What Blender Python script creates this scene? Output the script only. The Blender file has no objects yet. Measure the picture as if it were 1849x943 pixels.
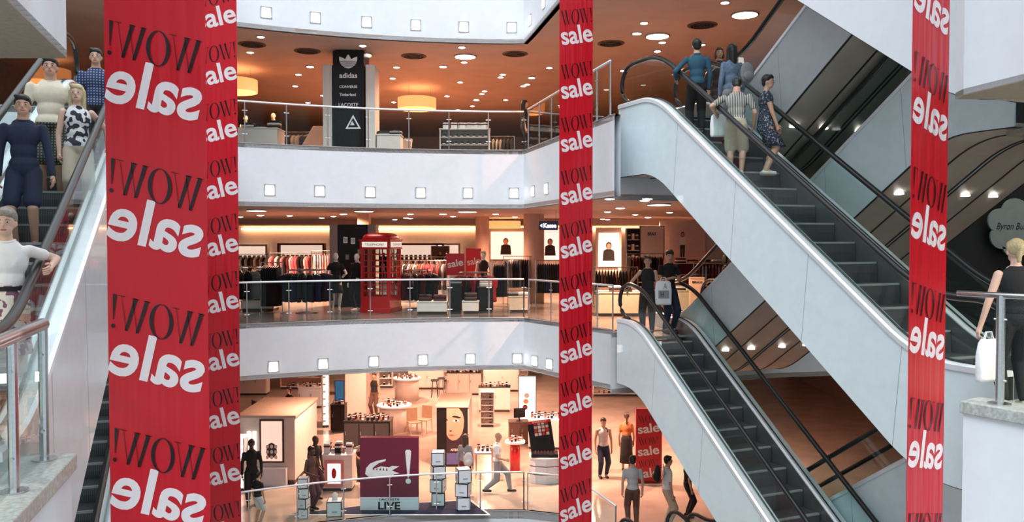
import bpy, bmesh, math, random
from mathutils import Vector, Matrix
random.seed(7)
C = bpy.context.scene.collection
sc = bpy.context.scene
PI = math.pi
# ---------------------------------------------------------------- camera, sky, exposure
EYE = 6.9                      # eye height above the ground floor
F = 1500.0                     # focal length in pixels of the 1849 px wide frame
PITCH = math.radians(1.57)
cam_d = bpy.data.cameras.new('camera'); cam = bpy.data.objects.new('camera', cam_d); C.objects.link(cam)
cam_d.sensor_width = 36; cam_d.lens = 36*F/1849; cam_d.clip_end = 200; cam_d.clip_start = .05
cam.location = (0, 0, EYE); cam.rotation_euler = (PI/2-PITCH, 0, 0); sc.camera = cam
world = bpy.data.worlds.new('daylight'); sc.world = world; world.use_nodes = True
bgn = world.node_tree.nodes['Background']; bgn.inputs[0].default_value = (.86, .94, 1, 1); bgn.inputs[1].default_value = 1.0
_nt = world.node_tree; _tc = _nt.nodes.new('ShaderNodeTexCoord'); _sx = _nt.nodes.new('ShaderNodeSeparateXYZ'); _rp = _nt.nodes.new('ShaderNodeValToRGB')   # overcast sky: bright above, dimmer at the horizon
_nt.links.new(_tc.outputs['Generated'], _sx.inputs[0]); _nt.links.new(_sx.outputs['Z'], _rp.inputs[0])
_rp.color_ramp.elements[0].color = (.36, .38, .39, 1); _rp.color_ramp.elements[0].position = .1; _rp.color_ramp.elements[1].color = (1, 1, 1, 1); _rp.color_ramp.elements[1].position = .75
_mv = _nt.nodes.new('ShaderNodeVectorMath'); _mv.operation = 'SCALE'; _mv.inputs[3].default_value = 2.0; _nt.links.new(_rp.outputs[0], _mv.inputs[0])
_mt = _nt.nodes.new('ShaderNodeVectorMath'); _mt.operation = 'MULTIPLY'; _mt.inputs[1].default_value = (.86, .95, 1); _nt.links.new(_mv.outputs[0], _mt.inputs[0]); _nt.links.new(_mt.outputs[0], bgn.inputs[0])
sc.view_settings.view_transform = 'Standard'; sc.view_settings.look = 'None'; sc.view_settings.gamma = 1
sc.view_settings.use_curve_mapping = False; sc.view_settings.exposure = 0.1
sc.cycles.use_denoising = True; sc.cycles.max_bounces = 6; sc.cycles.transparent_max_bounces = 24
sc.cycles.diffuse_bounces = 3; sc.cycles.glossy_bounces = 3; sc.cycles.caustics_reflective = False; sc.cycles.sample_clamp_indirect = 4
sund = bpy.data.lights.new('skylight_sun', 'SUN'); sund.energy = 1.9; sund.angle = .6; sund.color = (.93, .97, 1)
sun = bpy.data.objects.new('skylight_sun', sund); C.objects.link(sun); sun.rotation_euler = (math.radians(38), 0, math.radians(-12)); sun.location = (0, 0, 25)

L0, L1, L2, L3 = 0.0, 4.9, 9.1, 13.3
C0, C1, C2 = 3.6, 7.65, 11.76        # ceilings
LN, LEDGE, SB, L2N = 5.2, 5.3, 8.25, 9.4   # near side: floor, ledge top, slab underside, next floor

def ray(px, py):
    c, s = math.cos(PITCH), math.sin(PITCH)
    a = (px-924.5)/F; b = -(py-471.5)/F
    return Vector((a, c+b*s, -s+b*c))
def G(px, py, z):              # the point of the level z seen at a pixel
    r = ray(px, py); t = (z-EYE)/r.z
    return Vector((r.x*t, r.y*t, z))
def W(px, py, Y):              # the point at the distance Y seen at a pixel
    r = ray(px, py); t = Y/r.y
    return Vector((r.x*t, Y, EYE+r.z*t))
def XP(px, Y): return (px-924.5)/F*Y

# ---------------------------------------------------------------- materials
MATS = {}
def mat(name, col, rough=.5, metal=0, emit=None, es=1, noise=.06, nscale=6, bump=0, bscale=60, coat=0, spec=.5, sheen=0):
    if name in MATS: return MATS[name]
    m = bpy.data.materials.new(name); m.use_nodes = True; nt = m.node_tree; b = nt.nodes['Principled BSDF']
    b.inputs['Roughness'].default_value = rough; b.inputs['Metallic'].default_value = metal
    b.inputs['Coat Weight'].default_value = coat; b.inputs['Specular IOR Level'].default_value = spec
    tc = nt.nodes.new('ShaderNodeTexCoord'); nz = nt.nodes.new('ShaderNodeTexNoise')
    nz.inputs['Scale'].default_value = nscale; nt.links.new(tc.outputs['Object'], nz.inputs['Vector'])
    cr = nt.nodes.new('ShaderNodeValToRGB')
    cr.color_ramp.elements[0].position = .3; cr.color_ramp.elements[1].position = .7
    cr.color_ramp.elements[0].color = tuple(c*(1-noise) for c in col[:3])+(1,)
    cr.color_ramp.elements[1].color = tuple(min(1, c*(1+noise)) for c in col[:3])+(1,)
    nt.links.new(nz.outputs['Fac'], cr.inputs[0]); nt.links.new(cr.outputs[0], b.inputs['Base Color'])
    if bump:
        n2 = nt.nodes.new('ShaderNodeTexNoise'); n2.inputs['Scale'].default_value = bscale
        nt.links.new(tc.outputs['Object'], n2.inputs['Vector'])
        bp = nt.nodes.new('ShaderNodeBump'); bp.inputs['Strength'].default_value = bump; bp.inputs['Distance'].default_value = .01
        nt.links.new(n2.outputs['Fac'], bp.inputs['Height']); nt.links.new(bp.outputs[0], b.inputs['Normal'])
    if emit:
        b.inputs['Emission Color'].default_value = emit+(1,); b.inputs['Emission Strength'].default_value = es
    MATS[name] = m; return m
def pattern(name, kind, c1, c2, scale=20, rough=.8, thr=.5, rot=(0, 0, 0), third=None):
    """procedural two-colour cloth or panel: stripes, plaid, floral, ribs, tiles"""
    if name in MATS: return MATS[name]
    m = mat(name, c1, rough); nt = m.node_tree; b = nt.nodes['Principled BSDF']
    tc = nt.nodes.new('ShaderNodeTexCoord'); mp = nt.nodes.new('ShaderNodeMapping'); mp.inputs['Rotation'].default_value = rot
    nt.links.new(tc.outputs['Object'], mp.inputs[0])
    r = nt.nodes.new('ShaderNodeValToRGB'); r.color_ramp.interpolation = 'CONSTANT' if kind != 'ribs' else 'LINEAR'
    r.color_ramp.elements[0].color = tuple(c1)+(1,); r.color_ramp.elements[1].color = tuple(c2)+(1,); r.color_ramp.elements[1].position = thr
    if kind == 'floral':
        t = nt.nodes.new('ShaderNodeTexNoise'); t.inputs['Scale'].default_value = scale; t.inputs['Detail'].default_value = 1
        nt.links.new(mp.outputs[0], t.inputs['Vector']); nt.links.new(t.outputs['Fac'], r.inputs[0])
    elif kind == 'plaid':
        w = []
        for d in ('X', 'Z'):
            t = nt.nodes.new('ShaderNodeTexWave'); t.bands_direction = d; t.inputs['Scale'].default_value = scale
            nt.links.new(mp.outputs[0], t.inputs['Vector']); w.append(t)
        a = nt.nodes.new('ShaderNodeMath'); a.operation = 'MULTIPLY'
        nt.links.new(w[0].outputs['Fac'], a.inputs[0]); nt.links.new(w[1].outputs['Fac'], a.inputs[1]); nt.links.new(a.outputs[0], r.inputs[0])
    else:
        t = nt.nodes.new('ShaderNodeTexWave'); t.bands_direction = 'X'; t.inputs['Scale'].default_value = scale
        nt.links.new(mp.outputs[0], t.inputs['Vector']); nt.links.new(t.outputs['Fac'], r.inputs[0])
    nt.links.new(r.outputs[0], b.inputs['Base Color']); return m
def glass(name, tint=(.9, .96, .95), refl=1.45, rough=.0):
    if name in MATS: return MATS[name]
    m = bpy.data.materials.new(name); m.use_nodes = True; nt = m.node_tree; nt.nodes.clear()
    o = nt.nodes.new('ShaderNodeOutputMaterial'); mx = nt.nodes.new('ShaderNodeMixShader'); lw = nt.nodes.new('ShaderNodeLayerWeight')
    pw = nt.nodes.new('ShaderNodeMath'); pw.operation = 'POWER'; pw.inputs[1].default_value = 3.5
    fr = nt.nodes.new('ShaderNodeMath'); fr.operation = 'MULTIPLY_ADD'; fr.inputs[1].default_value = .4; fr.inputs[2].default_value = (refl-1.44)*.8
    nt.links.new(lw.outputs['Facing'], pw.inputs[0]); nt.links.new(pw.outputs[0], fr.inputs[0]); lw.inputs[0].default_value = .5
    t = nt.nodes.new('ShaderNodeBsdfTransparent'); g = nt.nodes.new('ShaderNodeBsdfGlossy')
    t.inputs[0].default_value = tint+(1,); g.inputs['Roughness'].default_value = rough
    nt.links.new(fr.outputs[0], mx.inputs[0]); nt.links.new(t.outputs[0], mx.inputs[1]); nt.links.new(g.outputs[0], mx.inputs[2])
    nt.links.new(mx.outputs[0], o.inputs[0]); MATS[name] = m; return m
def foil(name, col, kind='satin'):
    """printed banner film: glossy, lets some light through"""
    m = bpy.data.materials.new(name); m.use_nodes = True; nt = m.node_tree; b = nt.nodes['Principled BSDF']; o = nt.nodes['Material Output']
    b.inputs['Base Color'].default_value = col+(1,); b.inputs['Roughness'].default_value = .28; b.inputs['Specular IOR Level'].default_value = .6
    tr = nt.nodes.new('ShaderNodeBsdfTranslucent'); tr.inputs[0].default_value = col+(1,)
    mx = nt.nodes.new('ShaderNodeMixShader'); mx.inputs[0].default_value = .35
    tc = nt.nodes.new('ShaderNodeTexCoord'); mp = nt.nodes.new('ShaderNodeMapping'); mp.inputs['Scale'].default_value = (5, 5, .35)
    nz = nt.nodes.new('ShaderNodeTexNoise'); nz.inputs['Scale'].default_value = 1.6; nz.inputs['Detail'].default_value = 2
    bp = nt.nodes.new('ShaderNodeBump'); bp.inputs['Strength'].default_value = .5; bp.inputs['Distance'].default_value = .06
    nt.links.new(tc.outputs['Object'], mp.inputs[0]); nt.links.new(mp.outputs[0], nz.inputs['Vector']); nt.links.new(nz.outputs['Fac'], bp.inputs['Height'])
    nt.links.new(bp.outputs[0], b.inputs['Normal'])
    nt.links.new(b.outputs[0], mx.inputs[1]); nt.links.new(tr.outputs[0], mx.inputs[2]); nt.links.new(mx.outputs[0], o.inputs[0])
    MATS[name] = m; return m
WHITE = mat('white_paint', (.76, .79, .84), .55, noise=.02)
WARMWHITE = mat('warm_white_paint', (.8, .72, .66), .6, noise=.03)
CEIL = mat('beige_ceiling', (.62, .47, .40), .6, noise=.07, nscale=1.2)
SOFFIT = mat('satin_soffit', (.5, .46, .4), .42, .25, noise=.12, nscale=1.5)
DARK = mat('dark_joint', (.015, .015, .015), .5)
PANEL = mat('pale_panel', (.7, .8, .84), .3, noise=.03, coat=.3)
PANELG = mat('grey_panel', (.55, .6, .62), .3, noise=.03)
STEEL = mat('brushed_steel', (.6, .61, .62), .25, 1, noise=.05, nscale=40)
DECK = mat('aluminium_deck', (.86, .89, .93), .35, .35, noise=.03)
RUBBER = mat('black_rubber', (.012, .012, .013), .35)
STEP = pattern('ribbed_step', 'ribs', (.025, .028, .03), (.075, .08, .085), 14, .5)
STEPE = mat('step_edge', (.3, .32, .33), .5)
GLASS = glass('rail_glass'); TEAL = glass('escalator_glass', (.9, .96, .95), 1.46)
STONE = mat('polished_stone', (.34, .27, .22), .16, noise=.25, nscale=1.3)
WOODF = mat('shop_floor', (.26, .2, .17), .18, noise=.3, nscale=.9)
PINKF = mat('pink_stone', (.5, .4, .34), .16, noise=.12, nscale=1.2)
STONEL = mat('pale_stone', (.6, .57, .52), .3, noise=.1)
GRANITE = mat('ledge_stone', (.42, .44, .42), .3, noise=.25, nscale=30)
BLACK = mat('black_lacquer', (.010, .009, .010), .35, spec=.25)
CHAR = mat('charcoal', (.035, .033, .035), .6)
GREY = mat('mid_grey', (.3, .3, .3), .5)
LAMP = mat('lamp_white', (1, 1, 1), .5, emit=(1, .96, .9), es=6)
LAMPW = mat('lamp_warm', (1, .8, .6), .5, emit=(1, .62, .34), es=4)
COOL = mat('lamp_square', (1, 1, 1), .5, emit=(1, .98, .95), es=9)
DRUM = mat('drum_shade', (1, .7, .45), .6, emit=(1, .3, .09), es=1.3)
DRUMB = mat('drum_bottom', (1, .8, .6), .6, emit=(1, .6, .3), es=2.5)
RED = mat('booth_red', (.62, .012, .015), .28, coat=.4)
SIGNR = mat('sign_red', (.5, .012, .02), .4)
WLET = mat('white_lettering', (.9, .9, .9), .5)
BLET = mat('black_lettering', (.01, .008, .008), .5)
FRED = foil('banner_red', (.62, .008, .022))
FWHT = foil('banner_white', (.92, .92, .95))
FBLK = foil('banner_black', (.012, .006, .008))

# ---------------------------------------------------------------- mesh helpers
class MB:
    def __init__(s): s.v = []; s.f = []; s.m = []; s.ms = []
    def mi(s, m):
        if m not in s.ms: s.ms.append(m)
        return s.ms.index(m)
    def add(s, vs, fs, m):
        k = len(s.v); i = s.mi(m); s.v += [tuple(v) for v in vs]
        for f in fs: s.f.append(tuple(a+k for a in f)); s.m.append(i)
        return s
    def box(s, a, b, m, M=None):
        (x0, y0, z0), (x1, y1, z1) = a, b
        v = [Vector(p) for p in ((x0, y0, z0), (x1, y0, z0), (x1, y1, z0), (x0, y1, z0), (x0, y0, z1), (x1, y0, z1), (x1, y1, z1), (x0, y1, z1))]
        if M: v = [M @ p for p in v]
        return s.add(v, [(0, 3, 2, 1), (4, 5, 6, 7), (0, 1, 5, 4), (1, 2, 6, 5), (2, 3, 7, 6), (3, 0, 4, 7)], m)
    def cbox(s, c, d, m, rz=0, rx=0, ry=0):      # centred in x and y, standing on z
        M = Matrix.Translation(c) @ Matrix.Rotation(rz, 4, 'Z') @ Matrix.Rotation(ry, 4, 'Y') @ Matrix.Rotation(rx, 4, 'X')
        return s.box((-d[0]/2, -d[1]/2, 0), (d[0]/2, d[1]/2, d[2]), m, M)
    def prism(s, pts, z0, z1, m, mtop=None, M=None):
        n = len(pts); v = [Vector((p[0], p[1], z0)) for p in pts]+[Vector((p[0], p[1], z1)) for p in pts]
        if M: v = [M @ p for p in v]
        s.add(v, [tuple(range(n))[::-1]]+[(i, (i+1) % n, n+(i+1) % n, n+i) for i in range(n)], m)
        k = len(s.v)-2*n; s.f.append(tuple(k+n+i for i in range(n))); s.m.append(s.mi(mtop or m)); return s
    def loft(s, rings, m, close=True, caps=True):
        n = len(rings[0]); v = [p for r in rings for p in r]; f = []
        for i in range(len(rings)-1):
            for j in range(n if close else n-1):
                a = i*n+j; b = i*n+(j+1) % n; f.append((a, b, b+n, a+n))
        if caps: f.append(tuple(range(n))[::-1]); f.append(tuple((len(rings)-1)*n+j for j in range(n)))
        return s.add(v, f, m)
    def tube(s, path, r, m, n=8, flat=1):
        path = [Vector(p) for p in path]; rs = r if isinstance(r, (list, tuple)) else [r]*len(path); rings = []
        for i, p in enumerate(path):
            t = (path[min(i+1, len(path)-1)]-path[max(i-1, 0)]).normalized()
            up = Vector((0, 0, 1)) if abs(t.z) < .9 else Vector((0, 1, 0))
            a = t.cross(up).normalized(); b = a.cross(t)
            rings.append([p+a*(rs[i]*math.cos(q*2*PI/n))+b*(rs[i]*flat*math.sin(q*2*PI/n)) for q in range(n)])
        return s.loft(rings, m)
    def lathe(s, c, prof, m, n=20, sx=1, sy=1):
        rings = [[Vector((c[0]+r*sx*math.cos(q*2*PI/n), c[1]+r*sy*math.sin(q*2*PI/n), c[2]+z)) for q in range(n)] for r, z in prof]
        return s.loft(rings, m)
    def ball(s, c, r, m, n=12, k=8, M=None):
        r = (r, r, r) if not isinstance(r, (tuple, list)) else r; rings = []
        for i in range(k+1):
            t = -PI/2+PI*i/k; q = max(math.cos(t), .02)
            ring = [Vector((r[0]*q*math.cos(j*2*PI/n), r[1]*q*math.sin(j*2*PI/n), r[2]*math.sin(t))) for j in range(n)]
            rings.append([Vector(c)+(M @ p if M else p) for p in ring])
        return s.loft(rings, m)
    def cap(s, p, q, r1, r2, m, n=12):           # tapered limb with round ends
        p, q = Vector(p), Vector(q); t = (q-p); L = t.length
        if L < 1e-5: return s.ball(p, r1, m)
        t /= L; up = Vector((0, 0, 1)) if abs(t.z) < .9 else Vector((0, 1, 0)); a = t.cross(up).normalized(); b = a.cross(t); rings = []
        for i in range(4):
            w = -PI/2+i*PI/8+.05; rings.append((p+t*(r1*math.sin(w)), r1*math.cos(w)))
        rings += [(p, r1), (p+t*L*.5, (r1+r2)/2), (q, r2)]
        for i in range(1, 5):
            w = min(i*PI/8, PI/2-.05); rings.append((q+t*(r2*math.sin(w)), r2*math.cos(w)))
        return s.loft([[c+a*(r*math.cos(j*2*PI/n))+b*(r*math.sin(j*2*PI/n)) for j in range(n)] for c, r in rings], m)
    def extend(s, o, M=None):
        k = len(s.v); s.v += [tuple(M @ Vector(v)) for v in o.v] if M else o.v
        for f, mi in zip(o.f, o.m): s.f.append(tuple(a+k for a in f)); s.m.append(s.mi(o.ms[mi]))
        return s
    def build(s, name, parent=None, smooth=False, bevel=0, loc=None):
        me = bpy.data.meshes.new(name)
        vs = s.v
        if loc is not None: vs = [(v[0]-loc[0], v[1]-loc[1], v[2]-loc[2]) for v in vs]
        me.from_pydata(vs, [], s.f)
        for m in s.ms: me.materials.append(m)
        me.polygons.foreach_set('material_index', s.m)
        if smooth: me.polygons.foreach_set('use_smooth', [True]*len(me.polygons))
        me.update()
        o = bpy.data.objects.new(name, me); C.objects.link(o)
        if parent: o.parent = parent
        if loc is not None: o.location = loc
        if bevel:
            b = o.modifiers.new('bevel', 'BEVEL'); b.width = bevel; b.segments = 2; b.limit_method = 'ANGLE'
        return o
def tag(o, label, cat, group=None, kind=None):
    o['label'] = label; o['category'] = cat
    if group: o['group'] = group
    if kind: o['kind'] = kind
    return o
def thing(name, label, cat, loc=(0, 0, 0), rz=0, group=None):
    o = bpy.data.objects.new(name, None); C.objects.link(o); o.location = loc; o.rotation_euler = (0, 0, rz); o.empty_display_size = .1
    return tag(o, label, cat, group)
def struct(o): o['kind'] = 'structure'; return o
KIDS = {}
def dup(root, loc=None, rz=None, label=None, group=None):
    kids = {}
    for o in C.objects:
        if o.parent: kids.setdefault(o.parent, []).append(o)
    def rec(o, par):
        c = o.copy(); C.objects.link(c)
        if par: c.parent = par
        for k in kids.get(o, []): rec(k, c)
        return c
    r = rec(root, None)
    if loc is not None: r.location = loc
    if rz is not None: r.rotation_euler = (0, 0, rz)
    if label: r['label'] = label
    if group: r['group'] = group
    return r
TC = {}
def glyphs(txt, bold=0, shear=0):
    """outline mesh of a word, height of capitals 1, from x = 0"""
    k = (txt, bold, shear)
    if k in TC: return TC[k]
    cu = bpy.data.curves.new('t', 'FONT'); cu.body = txt; cu.size = 1; cu.offset = bold; cu.shear = shear; cu.resolution_u = 5
    ob = bpy.data.objects.new('t', cu); C.objects.link(ob); bpy.context.view_layer.update()
    me = bpy.data.meshes.new_from_object(ob); v = [tuple(p.co) for p in me.vertices]; f = [tuple(p.vertices) for p in me.polygons]
    bpy.data.objects.remove(ob); bpy.data.meshes.remove(me); bpy.data.curves.remove(cu)
    x0 = min(p[0] for p in v); x1 = max(p[0] for p in v); y0 = min(p[1] for p in v); y1 = max(p[1] for p in v)
    TC[k] = (v, f, x0, x1, y0, y1); return TC[k]
def word(mb, txt, c, w, h, m, M=None, bold=0, shear=0, tilt=0, mirror=False, thick=.004):
    """a word w wide and h high around c = (x, z) in the plane y = 0 facing -Y (then moved by M)"""
    v, f, x0, x1, y0, y1 = glyphs(txt, bold, shear); out = []
    for p in v:
        x = ((p[0]-x0)/(x1-x0)-.5)*w; z = ((p[1]-y0)/(y1-y0)-.5)*h
        x, z = x*math.cos(tilt)-z*math.sin(tilt), x*math.sin(tilt)+z*math.cos(tilt)
        if mirror: x = -x
        q = Vector((c[0]+x, -thick, c[1]+z)); out.append(M @ q if M else q)
    mb.add(out, [g if not mirror else g[::-1] for g in f], m); return mb
def P3(c, rz=0): return Matrix.Translation(c) @ Matrix.Rotation(rz, 4, 'Z')
# ---------------------------------------------------------------- the building
def arc(x0, x1, n=14): return [(x0+(x1-x0)*i/n, 20.85-.042*(x0+(x1-x0)*i/n)**2) for i in range(n+1)]
ARC = arc(-6.6, .3)
LEFT = [(-14, 12.2), (-7.75, 14.05), (-6.3, 14.5), (-5.6, 14.75)]
E2A = (2.51, 14.7); ELA = (2.49, 16.67)
DA = Vector((.387, -.922, 0)); NA = Vector((.922, .387, 0))
EDGE2 = LEFT+ARC+[(1.82, 14.8), (1.93, 15.92), (3.4, 16.55), (3.6, 16.0), (6.5, 17.3), (14, 20)]
EDGE1 = LEFT+ARC+[(2.23, 17.96), (2.12, 17.55), (3.55, 18.1), (3.75, 18.7), (6.4, 19.7), (14, 21)]
EDGE0 = [(-14, 13), (-7.0, 16.2)]+ARC+[(1.2, 20.55), (1.9, 19.4), (2.34, 18.2), (2.12, 17.55), (3.55, 18.1), (4.2, 17.6), (7, 18.5), (14, 19)]
EDGE3 = [(-14, 13), (-7, 16.5)]+ARC+[(.45, 20.1), (1.0, 17.1), (1.4, 14.9), (3.4, 16.0), (14, 19)]
BACK = {0: 42, 1: 37, 2: 40}
def slab(nm, edge, z, back, m, t=.1):
    mb = MB(); mb.prism(edge+[(14, back), (-14, back)], z-t, z, m); return struct(mb.build(nm))
def band(nm, edge, z0, z1, m, t=.12):
    """the upright face of a slab: a thick strip along its edge"""
    mb = MB(); v = []; n = len(edge)
    for i, p in enumerate(edge):
        a = Vector(edge[max(i-1, 0)]); b = Vector(edge[min(i+1, n-1)]); d = (b-a).normalized(); q = Vector((-d.y, d.x))*t
        v += [(p[0], p[1], z0), (p[0], p[1], z1), (p[0]+q.x, p[1]+q.y, z1), (p[0]+q.x, p[1]+q.y, z0)]
    f = []
    for i in range(n-1):
        for j in range(4): f.append((4*i+j, 4*i+4+j, 4*i+4+(j+1) % 4, 4*i+(j+1) % 4))
    f += [(0, 1, 2, 3), (4*n-1, 4*n-2, 4*n-3, 4*n-4)]
    mb.add(v, f, m)
    # thin dark drip edge along the bottom
    for i in range(n-1):
        mb.tube([(edge[i][0], edge[i][1], z0), (edge[i+1][0], edge[i+1][1], z0)], .012, GREY, 4)
        mb.tube([(edge[i][0], edge[i][1], z1), (edge[i+1][0], edge[i+1][1], z1)], .014, GREY, 4)
    return struct(mb.build(nm))
slab('floor_ground', EDGE0, L0, BACK[0], PINKF, .2)
slab('floor_middle', EDGE1, L1, BACK[1], WOODF)
slab('floor_upper', EDGE2, L2, BACK[2], WOODF)
slab('ceiling_ground', EDGE1, C0+.1, BACK[0], CEIL)
slab('ceiling_middle', EDGE2, C1+.1, BACK[1], CEIL)
slab('ceiling_upper', EDGE3, C2+.1, BACK[2], CEIL)
band('trim_1', EDGE1, C0, L1, WHITE); band('trim_2', EDGE2, C1, L2, WHITE); band('trim_3', EDGE3, C2, L3+.4, WHITE)
mb = MB(); mb.box((-16, 2, -5.2), (16, 45, -5.0), STONE); struct(mb.build('floor_basement'))
band('trim_4', EDGE0, -1.2, 0, WHITE)
mb = MB(); mb.box((-14, 42, -5), (14, 42.2, C0), WARMWHITE); mb.box((-14, 37, L1), (14, 37.2, C1), WARMWHITE); mb.box((-14, 40, L2), (14, 40.2, C2), WARMWHITE); struct(mb.build('wall_back'))
TAUPE = mat('taupe_wall', (.2, .165, .14), .5, noise=.1)
mb = MB(); mb.box((-14.2, 0, -5), (-14, 42, 18), TAUPE); struct(mb.build('wall_left'))
mb = MB(); mb.box((14, 0, -5), (14.2, 42, 18), TAUPE); struct(mb.build('wall_right'))
# near side slabs, left and right of the viewer
NL = [(-14, 6.27), (-3.34, 6.27), (-2.85, 4.7), (-2.2, 2.6), (-14, 2.6)]
NR = [(4.26, 7.88), (4.4, 7.1), (5.2, 2.6), (14, 2.6), (14, 12.2), (9.3, 12.2), (6.55, 11.05), (6.3, 8.15), (4.3, 8.1)]
for nm, pg in (('ceiling_left', NL), ('ceiling_right', NR)):
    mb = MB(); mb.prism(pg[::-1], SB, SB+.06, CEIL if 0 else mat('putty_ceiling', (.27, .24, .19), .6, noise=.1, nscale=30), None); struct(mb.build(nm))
def wallstrip(nm, pts, z0, z1, m, t=.1):
    mb = MB()
    for a, b in zip(pts, pts[1:]):
        a, b = Vector(a), Vector(b); d = (b-a).normalized(); q = Vector((-d.y, d.x))*t
        mb.prism([a, b, b+q, a+q], z0, z1, m)
    return struct(mb.build(nm))
wallstrip('trim_5', [(-2.2, 2.6), (-2.85, 4.7), (-3.34, 6.27), (-14, 6.27)], SB+.01, 14, WHITE, .1)
wallstrip('trim_6', [(14, 8.1), (4.3, 8.1), (4.26, 7.88), (4.4, 7.1), (5.2, 2.6)], SB+.01, 14, WHITE, .1)
# near floor with its stone ledge
LLc = (-3.24, 6.15)
lp = [(-3.24, 6.15), (-2.83, 4.68), (-2.2, 2.4), (-2.6, 2.4), (-3.15, 4.68), (-3.46, 5.62), (-3.62, 6.15)]
mb = MB(); mb.prism(lp[::-1], LEDGE-.12, LEDGE, GRANITE); struct(mb.build('trim_7', bevel=.01))
mb = MB(); mb.prism([(-3.27, 6.12), (-2.86, 4.68), (-2.23, 2.4), (-2.3, 2.4), (-2.96, 4.68), (-3.37, 6.12)][::-1], L0, LEDGE-.12, WHITE); struct(mb.build('wall_near_left'))
mb = MB(); mb.prism([(-3.5, 5.6), (-2.98, 4.0), (-2.5, 2.4), (-14, 2.4), (-14, 5.6)][::-1], LN-.3, LN, STONEL); struct(mb.build('floor_near_left'))

rp = [(4.40, 8.13), (4.7, 7.62), (6.4, 4.9), (6.8, 5.1), (5.05, 7.85), (4.72, 8.36)]
mb = MB(); mb.prism(rp, LEDGE-.12, LEDGE, GRANITE); struct(mb.build('trim_8', bevel=.01))
mb = MB(); mb.prism([(4.44, 8.13), (4.74, 7.64), (6.44, 4.92), (6.56, 4.98), (4.86, 7.72), (4.56, 8.2)], -5, LEDGE-.12, WHITE); struct(mb.build('wall_near_right'))
mb = MB(); mb.prism([(4.6, 8.28), (6.75, 5.0), (14, 5), (14, 10.4), (9.3, 10.4), (6.5, 9.2), (5.1, 8.62)], LN-.3, LN, STONEL); struct(mb.build('floor_near_right'))

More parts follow.
